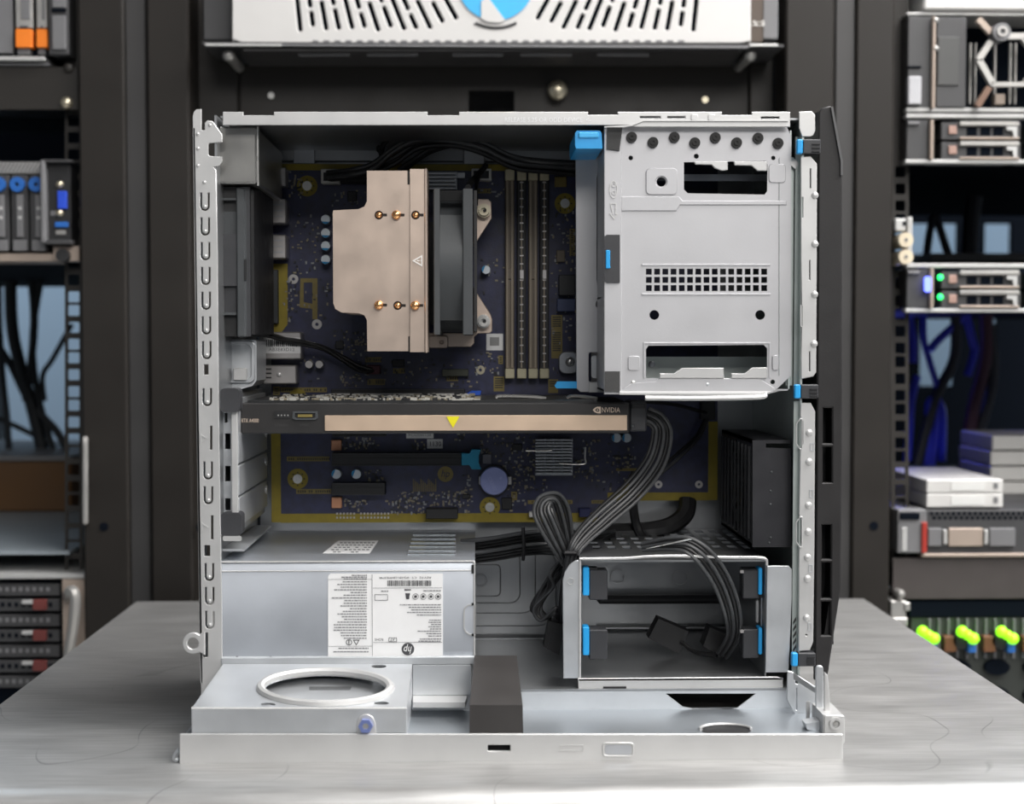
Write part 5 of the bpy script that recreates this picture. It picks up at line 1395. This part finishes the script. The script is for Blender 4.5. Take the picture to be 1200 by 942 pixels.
bx(k, 'chassis', -400, 188, 60, 306, -.02, .6, VOID); bx(k, 'mesh_strip', -400, 189, 50, 203, .002, .02, SILV)
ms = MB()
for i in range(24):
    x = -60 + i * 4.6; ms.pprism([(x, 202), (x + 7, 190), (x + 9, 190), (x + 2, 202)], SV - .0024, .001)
ms.build('slanted_mesh_bars', SGREY, k, kind='stuff')  # slanted grey bars laid over the mesh strip
for x in (-68, -45, -22, 0.5, 23, 45):
    c = bx(k, 'drive_carrier', x - 10, 205, x + 10, 294, .004, .05, CHAR, .001)
    w = W(x, 217, SV); MB().ring((w.x, w.z), mm(8.5, SV), mm(2.4, SV), SV - .008, SV - .004, n=20).build('carrier_ring', BLUR, c)
    bx(k, 'carrier_stem', x - 4, 228, x + 4, 278, .007, .004, SGREY)
    for y in (244, 255): bx(k, 'carrier_light', x - 2.2, y - 2, x + 2.2, y + 2, .0075, .001, SPALE)
    bx(k, 'carrier_foot', x - 8, 281, x + 8, 294, .006, .004, SGREY)
bx(k, 'ear_handle', 47, 188, 52.5, 284, .016, .02, SGREY, .001)
bx(k, 'ear_plate', 52.5, 188, 83, 287, .006, .03, BLACKP, .001); bx(k, 'ear_rim', 47, 187, 83, 190, .014, .02, CHAR); bx(k, 'ear_rim', 50, 281, 84, 286, .014, .02, CHAR)
bx(k, 'video_port', 67, 224, 78, 244.5, .009, .004, VGAB); bx(k, 'usb_port', 64, 260, 79.5, 266.5, .008, .004, BLUR)
for y in (217, 250.5): w = W(72.5, y, SV); MB().dome((w.x, SV - .006, w.z), mm(4.6, SV), .004).build('port_screw', BRASS, k)
bx(k, 'port_print', 65, 269.5, 77, 275, .0065, .001, SILV); bx(k, 'port_print', 59, 247, 66, 253, .0065, .001, SGREY)
bx(k, 'bottom_mesh', -400, 296.5, 62, 306, .003, .05, SBEI); bx(k, 'ear_bracket', 62, 288, 93, 306, .003, .02, SBEI)
w = W(77, 300, SV); MB().cyl((w.x, w.z), mm(7.5, SV), SV - .012, SV - .002).build('thumb_knob', BLACKP, k)
# cables hanging in front of the far wall
DCB = M('dark_rack_cable', (.012, .016, .02), .6)
YC1 = YR + .45
n = 0
for pts, r, lab in (([(12, 300), (14, 380), (24, 430), (38, 480), (52, 540)], .009, 'thickest dark cable in the lit gap of the left rack'),
                    ([(34, 300), (40, 370), (36, 430), (30, 470)], .006, 'dark cable hanging right of the thickest one in the left gap'),
                    ([(-6, 400), (14, 430), (34, 470), (66, 505), (80, 530)], .006, 'dark cable slanting down to the right in the left gap'),
                    ([(54, 300), (44, 350), (38, 400), (44, 460), (60, 520), (74, 560)], .005, 'thin dark cable crossing the left gap from the top'),
                    ([(84, 380), (62, 420), (50, 440), (52, 470)], .004, 'grey thin cable rising to the right in the left gap'),
                    ([(-4, 320), (2, 430), (8, 490), (12, 560)], .005, 'dark cable at the far left of the gap'),
                    ([(-8, 488), (20, 500), (44, 512), (60, 520)], .004, 'low thin cable running sideways across the left gap')):
    o = MB().tube([W(x, y, YC1) for x, y in pts], r * .85, 8).build('rack_cable', DCB); tag(o, lab, 'cable', 'cables in the left rack')
k = kit('storage_box', 'brown box standing on the grey shelf of the left rack', 'box', 20, 598)
a, z0, b, z1 = rect_px(-400, 536, 83, 600, YR + .34)
MB().box(a, YR + .34, z0, b, YR + .6, z1, .002).build('box_body', M('brown_card', (.11, .052, .015), .7, 0, .08, 20), k)
MB().box(a, YR + .335, z1 - .004, b + .002, YR + .61, z1 + .002, .001).build('box_lid', SGREY, k)
zs = W(40, 600, YR + .34).z
o = MB().box(W(-400, 600, YR + .02).x, YR + .02, zs - .003, W(84, 600, YR + .03).x, YR + .6, zs).build('rack_shelf', M('shelf_blue_grey', (.30, .34, .37), .5, .2, .08, 14)); tag(o, 'blue grey metal shelf under the brown box in the left rack', 'shelf')
k = kit('grab_handle', 'slim vertical silver handle on the left rack post', 'handle', 100, 612)
MB().tube([W(100, 515, YR - .001), W(100, 514, YR - .010), W(100, 520, YR - .012), W(100, 560, YR - .012), W(100, 606, YR - .012), W(100, 611, YR - .010), W(100, 612, YR - .001)], .0026, 8, 4).build('handle_bar', SILV, k)
k = kit('disk_shelf', 'pale framed disk unit with dull red tabs left of the table', 'rack unit', 20, 900)
bx(k, 'chassis', -400, 679, 74, 930, -.006, .5, VOID); bx(k, 'top_rim', -400, 673, 102, 679, .004, .5, SPALE)
bx(k, 'ear_plate', 74, 679, 102, 930, .004, .02, SBEI)
MB().tube([W(80, 700, SV - .006), W(80, 696, SV - .02), W(84, 692, SV - .024), W(88, 700, SV - .026), W(86, 730, SV - .026), W(80, 770, SV - .02), W(78, 800, SV - .006)], .005, 8, 5).build('ear_handle', SILV, k)
for i in range(7):
    y0 = 684 + i * 18
    c = bx(k, 'grille_row', -400, y0 + 1, 70, y0 + 15, .001, .01, CHAR)
    gd = MB()
    for j in range(24): gd.pbox(-130 + j * 8 + (i % 2) * 3, y0 + 4, -126 + j * 8 + (i % 2) * 3, y0 + 9, SV - .0016, .001)
    gd.build('grille_holes', SGREY if i % 2 == 0 else VOID, k, kind='stuff')
for y in (703, 739, 774.5, 810):
    for dx in (0, -95):
        bx(k, 'release_tab', 38 + dx, y, 53.5 + dx, y + 12, .006, .006, REDT); bx(k, 'tab_pin', 25 + dx, y + .5, 38 + dx, y + 5, .006, .004, SPALE)
# ---- centre rack: white appliance on its shelf
k = thing('white_appliance', (W(576, 50, YR).x, YR + .2, W(576, 50, YR).z), 'white appliance with slanted vent slots and a blue round logo at the top', 'appliance'); appl = k
YA = YR - .02
sl = []
def cap_(x0, y0, x1, y1, hw):
    d = Vector((x1 - x0, y1 - y0)).normalized(); nrm = Vector((-d.y, d.x)); pts = []
    a0 = math.atan2(nrm.y, nrm.x)
    for i in range(7):
        a = a0 + math.pi * i / 6; pts.append((x0 + hw * math.cos(a), y0 + hw * math.sin(a)))
    for i in range(7):
        a = a0 + math.pi + math.pi * i / 6; pts.append((x1 + hw * math.cos(a), y1 + hw * math.sin(a)))
    return pts
for s_ in (-1, 1):
    for i in range(13):
        dx = 48 + i * 15.2; lean = max(.55 - i * .037, .05)
        xb = 582 + s_ * dx; bot = 34.5 - (i % 3) * 1.5 - max(0, 2 - i) * 7
        segs = {0: ((bot, -60),), 1: ((bot - 2, bot - 22), (bot - 31, -60)), 2: ((bot, bot - 30), (bot - 39, -60)), 3: ((bot - 3, bot - 16), (bot - 25, -60))}[i % 4]
        for yb, yt in segs:
            f = lambda y: xb + s_ * (-(bot - y) * lean * -1 if False else (bot - y) * lean * 1.0) if s_ > 0 else xb - (bot - y) * lean
            sl.append(cap_(f(yb) , yb, f(yt), yt, 2.6))
sl = [p for p in sl if all(290 < q[0] < 866 for q in p)]
MB().pholed([(272, -90), (880, -90), (880, 48), (868, 50.5), (285, 50.5), (272, 46)], sl, YA, .003, .0008).build('front_plate', WHTP, k)
MB().pbox(274, -90, 878, 46, YA + .008, .4).build('body', VOID, k)
MB().pbox(272, -90, 275, 50, YA + .003, .3).build('side', WHTP, k); MB().pbox(877, -90, 880, 50, YA + .003, .3).build('side', WHTP, k)
c = MB().pprism(circ(581, -21, 45, 40), YA - .0012, .001).build('logo_disc', SKYB, k)
MB().pprism([(564, 1), (572, -3), (592, 23.5), (586, 26.5), (572, 25.5), (564, 22)], YA - .002, .0007).build('logo_wedge', WHTP, k)
ar_ = [(581 + 52 * math.cos(R(a)), -21 + 52 * math.sin(R(a))) for a in range(62, 119, 6)] + [(581 + 55.5 * math.cos(R(a)), -21 + 55.5 * math.sin(R(a))) for a in range(118, 61, -6)]
MB().pprism(ar_, YA - .0006, .0005).build('logo_arc', BLACKP, k)
MB().pbox(238, -40, 272, 47, YR - .004, .02, .001).build('ear', CHAR, k); MB().pbox(894, -40, 912, 46, YR - .004, .02, .001).build('ear', SGREY, k)
MB().pbox(879, -40, 895, 50, YR - .012, .02, .001).build('ear_plate', M('bronze_ear', (.06, .045, .035), .4, .4), k)
MB().text('Et', 886, 27, 6, 20, YR - .013, rot=90).build('ear_mark', SILV, k)
k = thing('rack_shelf', (W(576, 75, YR).x, YR + .1, W(576, 75, YR).z), 'thin black shelf carrying the white appliance', 'shelf')
zs = W(576, 51.5, YR - .02).z
MB().box(W(243, 50, YR).x, YR - .024, zs - .0022, W(912, 50, YR).x, YR + .45, zs).build('shelf_plate', CHAR, k)
MB().pbox(240, 51, 330, 54, YR - .025, .004, .0006).build('shelf_edge', SPALE, k); MB().pbox(330, 53, 878, 55.5, YR - .025, .004, .0006).build('shelf_edge', SGREY, k); MB().pbox(878, 51, 912, 54.5, YR - .025, .004, .0006).build('shelf_edge', SPALE, k)
MB().slab(W(285, 57, YR - .02), W(866, 57, YR - .02), W(858, 75, YR + .03), W(292, 75, YR + .03), (0, 0, -.002)).build('shelf_underside', RACKL, k)
for x in (350, 430, 530, 610, 700):
    MB().slab(W(x, 61, YR - .012), W(x + 60, 61, YR - .012), W(x + 60, 63.5, YR - .008), W(x, 63.5, YR - .008), (0, 0, -.002)).build('shelf_slot', SGREY, k)
pe = MB()
for i in range(34): pe.pbox(366 + i * 13, 47, 373 + i * 13, 50, YA - .001, .0012)
pe.build('vent_notches', SGREY, appl, kind='stuff')
for x in (270, 877):
    w = W(x, 67, YR); c = MB(); c.dome((w.x, YR - .008, w.z), .006, .006); c.cyl((w.x, w.z), .0045, YR - .008, YR + .05); c.build('cage_nut', SILV, k)
# ---- right rack
k = bx(None, 'white_box', 1083, -80, 1700, 13.4, .006, .4, WHTP, .002); tag(k, 'plain white box at the top of the right rack', 'box')
k = kit('hex_server', 'server with silver hexagon bezel bars at the top of the right rack', 'server', 1200, 130)
bx(k, 'chassis', 1080, 19, 1600, 127, -.05, .6, VOID); bx(k, 'top_rim', 1063, 15.5, 1600, 19, .002, .3, SPALE)
bx(k, 'ear', 1063.5, 19, 1093, 126, .004, .03, CHAR, .001); bx(k, 'ear_tab', 1064.5, 89, 1080, 122, .008, .008, M('pale_tab', (.42, .42, .44), .5), .001)
bx(k, 'ear_notch', 1064, 77, 1080, 79.5, .006, .003, VOID); bx(k, 'ear_rod', 1092.5, 19, 1096.5, 127, .01, .006, SBEI, .001)
for y in (26, 59): w = W(1093, y, SV); MB().dome((w.x, SV - .008, w.z), .003, .003).build('ear_pin', SILV, k)
pn = bx(k, 'side_panel', 1097, 20, 1132.5, 126, .006, .05, CHAR, .001); bx(k, 'panel_door', 1099, 43, 1124, 100, .0075, .003, M('charcoal_door', (.055, .056, .055), .5))
def bar(x0, y0, x1, y1, w_, mat):
    d = Vector((x1 - x0, y1 - y0)).normalized(); n_ = Vector((-d.y, d.x)) * w_ / 2
    MB().pprism([(x0 + n_.x, y0 + n_.y), (x1 + n_.x, y1 + n_.y), (x1 - n_.x, y1 - n_.y), (x0 - n_.x, y0 - n_.y)], SV - .012, .006).build('hexagon_bar', mat, k)
for i in range(3):
    o_ = i * 73
    bar(1147 + o_, 22, 1162 + o_, 38, 7, SBEI); bar(1162 + o_, 48, 1147 + o_, 70, 7, SILV); bar(1148 + o_, 70, 1164 + o_, 98, 7, SILV); bar(1162 + o_, 98.5, 1202 + o_, 98.5, 5, SILV)
    bar(1172 + o_, 42, 1202 + o_, 42, 7, SILV); bar(1200 + o_, 44, 1220 + o_, 70, 7, SILV); bar(1202 + o_, 98, 1220 + o_, 70, 7, SILV); bar(1160 + o_, 102, 1146 + o_, 124, 7, M('dark_copper_bar', (.16, .09, .06), .5))  # the last bar is dark copper brown
    w = W(1166 + o_, 42, SV); c = MB(); c.cyl((w.x, w.z), mm(10.5, SV), SV - .018, SV - .004, n=20); c.build('bezel_knob', SGREY, k); MB().ring((w.x, w.z), mm(6, SV), mm(3.5, SV), SV - .020, SV - .018, n=16).build('knob_ring', SILV, k)
for x in (1136, 1142, 1165, 1183, 1189, 1215, 1221): bx(k, 'grille_rod', x, 50, x + 2.6, 122, -.01, .004, SILV)
bx(k, 'drive_handle', 1166, 110, 1178, 122, -.004, .01, SBEI)
bx(k, 'bottom_rim', 1062, 127, 1600, 131.8, .004, .012, SPALE)
def drive_unit(name, label, y0, y1, led):
    k = kit(name, label, 'server', 1200, y1 + 4)
    bx(k, 'chassis', 1080, y0, 1600, y1, -.03, .6, VOID); bx(k, 'top_rim', 1062, y0 - 6, 1600, y0 - 1, .004, .012, SPALE); bx(k, 'bottom_rim', 1061, y1 + .5, 1600, y1 + 5, .004, .012, SPALE)
    bx(k, 'ear', 1062, y0, 1088, y1, .003, .03, CHAR, .001); bx(k, 'ear_lip', 1064, y0 + 2, 1078, y0 + 6, .006, .004, SGREY); bx(k, 'ear_rod', 1090, y0, 1094.5, y1, .008, .006, SBEI, .001)
    h = (y1 - y0) / 2
    for i in range(2):
        yy = y0 + 3 + i * h
        for o_ in (0, 108, 216):
            c = bx(k, 'drive_carrier', 1103 + o_, yy, 1196 + o_, yy + h - 3, .002, .05, CHAR)
            bx(k, 'carrier_light', 1112 + o_, yy + 4, 1121.5 + o_, yy + 14, .004, .003, M('dusty_pink', (.35, .22, .18), .5)); bx(k, 'carrier_bar', 1125 + o_, yy - 1, 1195 + o_, yy + 4, .006, .006, SILV)
            bx(k, 'carrier_bar', 1125 + o_, yy + h - 6, 1195 + o_, yy + h - 3.5, .006, .006, SBEI)
            for x in (1133, 1149, 1164): bx(k, 'carrier_vent', x + o_, yy + 6, x + o_ + 12, yy + h - 7.5, .0026, .001, VOID)
            MB().pprism([(1180 + o_, yy + 5), (1192 + o_, yy + 5), (1192 + o_, yy + h - 6), (1188 + o_, yy + h - 6), (1187 + o_, yy + 10), (1180 + o_, yy + 9)], SV - .006, .004).build('carrier_latch', SPALE, k)
            if led:
                w = W(1101 + o_, yy + 7, SV); MB().dome((w.x, SV - .002, w.z), mm(3.6, SV), .003).build('status_light', LEDG, k)
    if led:
        w = W(1087.5, y0 + 18, SV); MB().pholed(rrect(1084, y0 + 9, 1091, y0 + 27, 3), [], SV - .01, .003).build('status_light', LEDB, k)
    return k
drive_unit('drive_server', 'drive server with silver carriers below the hexagon server, no lights lit', 140, 187, False)
drive_unit('drive_server', 'drive server with lit green and blue lights in the right rack', 315, 361, True)
k = kit('cable_manager', 'white block with two round cream knobs on the right rack rail', 'bracket', 1056, 312)
bx(k, 'block', 1049, 256, 1061.5, 270.5, .01, .04, SPALE, .001); w = W(1056, 263, SV); MB().cyl((w.x, w.z), .002, SV - .0105, SV - .008).build('block_hole', VOID, k)
for y in (282.5, 302): w = W(1056, y, SV); c = MB(); c.cyl((w.x, w.z), mm(8.5, SV), SV - .016, SV + .03, n=20); c.build('cream_knob', M('cream_plastic', (.62, .54, .40), .5), k); MB().cyl((w.x, w.z), .0016, SV - .0165, SV - .015).build('knob_pin', SGREY, k)
bx(k, 'upright_bar', 1063.5, 254, 1069.5, 309, .004, .02, SPALE, .001)
k = bx(None, 'switch_lip', 1090, 297, 1600, 306, -.3, .1, SGREY); tag(k, 'grey slotted switch front deep inside the right rack', 'switch')
# coloured leads in the two gaps of the right rack
LB = M('blue_patch_lead', (.02, .03, .60), .4); LD = M('dark_patch_lead', (.015, .018, .03), .5); LP = M('plum_patch_lead', (.06, .015, .04), .5)
YW = YR + .35
for pts, r, m, lab in (([(1066, 372), (1070, 400), (1070, 425)], .006, LB, 'blue lead nearest the rail holes in the right rack'), ([(1082, 370), (1083, 400), (1090, 425), (1100, 470), (1092, 545)], .005, LB, 'blue lead dropping straight below the lit server'),
                       ([(1134, 366), (1120, 380), (1100, 398), (1090, 410)], .006, LB, 'blue lead slanting down to the left below the lit server'), ([(1132, 368), (1140, 400), (1142, 412), (1134, 440)], .006, LB, 'short bright blue lead in the middle of the right gap'),
                       ([(1063, 540), (1066, 500), (1068, 470), (1075, 440)], .006, LB, 'blue lead low beside the rail of the right rack'), ([(1086, 545), (1088, 500), (1090, 470), (1104, 480), (1104, 540)], .006, LB, 'looped blue lead above the stacked drives'),
                       ([(1120, 370), (1118, 420), (1095, 470), (1075, 545)], .008, LD, 'thick dark lead slanting across the right gap'), ([(1156, 366), (1155, 420), (1140, 480), (1130, 550)], .010, LP, 'plum coloured lead in the right gap'),
                       ([(1160, 380), (1164, 440), (1150, 500), (1136, 545)], .008, LD, 'dark lead right of the plum one'), ([(1085, 305), (1090, 270), (1096, 255), (1112, 300)], .006, LD, 'dark looped lead in the upper gap of the right rack'), ([(1136, 305), (1138, 260), (1142, 230)], .012, LD, 'upright dark lead in the upper gap of the right rack')):
    o = MB().tube([W(x, y, YW) for x, y in pts], r * .8, 8).build('patch_lead', m); tag(o, lab, 'cable', 'leads in the right rack')
bl = area('rack_glow', (W(1072, 420, YR + .3).x, YR + .55, W(1072, 420, YR + .3).z), (W(1072, 420, YR).x, YR + .3, W(1072, 420, YR).z), .05, .12, .35, (.12, .14, 1.0))
LENZ = W(1130, 597, SV).z
k = kit('rack_server', 'dark server with a red strip on its ear beneath the stacked drives', 'server', 1200, 650)
bx(k, 'chassis', 1052, 597, 1600, 648, -.002, .5, CHAR); bx(k, 'ear', 1052, 597, 1086, 648, .003, .03, SGREY, .001); bx(k, 'ear_slot', 1055, 601, 1078, 609, .005, .003, VOID)
bx(k, 'red_strip', 1080.5, 612, 1086.5, 648, .006, .006, M('server_red', (.34, .03, .02), .45)); bx(k, 'ear_print', 1057, 618, 1063, 646, .004, .001, SPALE)
gm = MB()
for i in range(22):
    for j in range(2):
        gm.pbox(1090 + i * 6.4 + j * 3, 600 + j * 5, 1093.6 + i * 6.4 + j * 3, 603.6 + j * 5, SV + .0014, .001)
gm.build('grille_holes', VOID, k, kind='stuff')
for x0, x1 in ((1088, 1104), (1112, 1152), (1160, 1190)): bx(k, 'drive_front', x0, 619, x1, 640, .002, .01, SBEI if x0 == 1112 else SGREY)
for x in (1106, 1154): bx(k, 'drive_divider', x, 621, x + 4, 638, .004, .01, SPALE)
bx(k, 'lower_lip', 1080, 648, 1600, 652, .002, .012, SBEI)
def caddy(label, x0, y0, x1, y1, Yf, dep, shift=0):
    k = thing('drive_caddy', (W((x0 + x1) / 2, y1, Yf).x, Yf + dep / 2, W(x0, y1, Yf).z), label, 'drive caddy', 'stacked silver drives in the right rack')
    CAD = M('caddy_pale', (.60, .59, .57), .5, .2, .04, 30)
    c = MB().pbox(x0, y0, x1, y1, Yf, dep, .0008).build('caddy_body', CAD, k)
    MB().pbox(x0 + (x1 - x0) * .32, y0 + 2.6, x0 + (x1 - x0) * .76, y1 - 3, Yf - .0006, .001).build('caddy_handle', WHITEP, k); MB().pbox(x1 - 11, y0 + 4, x1 - 6, y1 - 5, Yf - .0006, .001).build('caddy_vent', SGREY, k)
Yc = SV + .004
caddy('lower of the two wide silver drives in the right rack', 1086, 578.5, 1175.5, 594.5, Yc, .14)
caddy('upper of the two wide silver drives in the right rack', 1086, 562, 1175.5, 577.5, Yc, .14)
yy = [(1163, 510.5, 527), (1161, 529, 545), (1161, 547, 563), (1163, 565, 580)]
for (x, a_, b_), lb in zip(yy, ('topmost silver drive of the stack at the right edge', 'second silver drive from the top at the right edge', 'third silver drive from the top at the right edge', 'lowest silver drive of the stack at the right edge')):
    caddy(lb, x, a_, x + 115, b_, Yc + .15, .1)
k = bx(None, 'blank_panel', 1046, 653, 1600, 701, -.002, .003, M('warm_black_panel', (.05, .042, .04), .55)); tag(k, 'warm black blank panel below the red-striped server', 'panel')
k = kit('network_switch', 'dark switch with round lime green lights at the lower right', 'switch', 1200, 900)
bx(k, 'chassis', 1066, 703, 1600, 722, -.004, .5, VOID); bx(k, 'front_panel', 1066, 722, 1600, 940, -.006, .5, M('switch_green_black', (.03, .034, .03), .55))
for i in range(14): bx(k, 'panel_rib', 1088 + i * 11, 725, 1091 + i * 11, 772, -.003, .006, SGREY)
for i in range(4):
    x = 1127 + (i - 1) * 46
    pl = MB().pprism(circ(x + 1, 750, 11, 20), SV - .004, .02).build('lamp_socket', BLACKP, k)
    for dx, dy in ((0, 0), (13, 8), (7, 4)):
        w = W(x - 3 + dx, 738 + dy, SV); MB().dome((w.x, SV - .008, w.z), mm(7 if dx != 7 else 6, SV), .006, n=16, k=4).build('status_light', LEDL, k)
    bx(k, 'blue_plug', x + 8, 754, x + 17, 765, .008, .012, BLUR); bx(k, 'brown_plug', x - 20, 746, x - 6, 764, .004, .012, M('rust_plug', (.14, .055, .02), .6))
    for yy_ in (782, 815): MB().pprism(circ(x - 4, yy_, 15, 20, 9), SV + .001, .01).build('round_port', VOID, k)
k = kit('rail_bracket', 'small silver bracket with a knob where the right rack meets the table', 'bracket', 1053, 735)
bx(k, 'plate', 1044, 704, 1062, 724, .01, .03, SILV, .001); bx(k, 'hook', 1060, 706, 1067, 716, .012, .01, SILV, .001); bx(k, 'lower_plate', 1046, 724, 1064, 734, .012, .02, SILV, .001)
w = W(1052, 694, SV); c = MB(); c.dome((w.x, SV - .008, w.z), mm(5.5, SV), .006); c.cyl((w.x, w.z), mm(4.5, SV), SV - .008, SV + .02); c.build('knob', SILV, k)
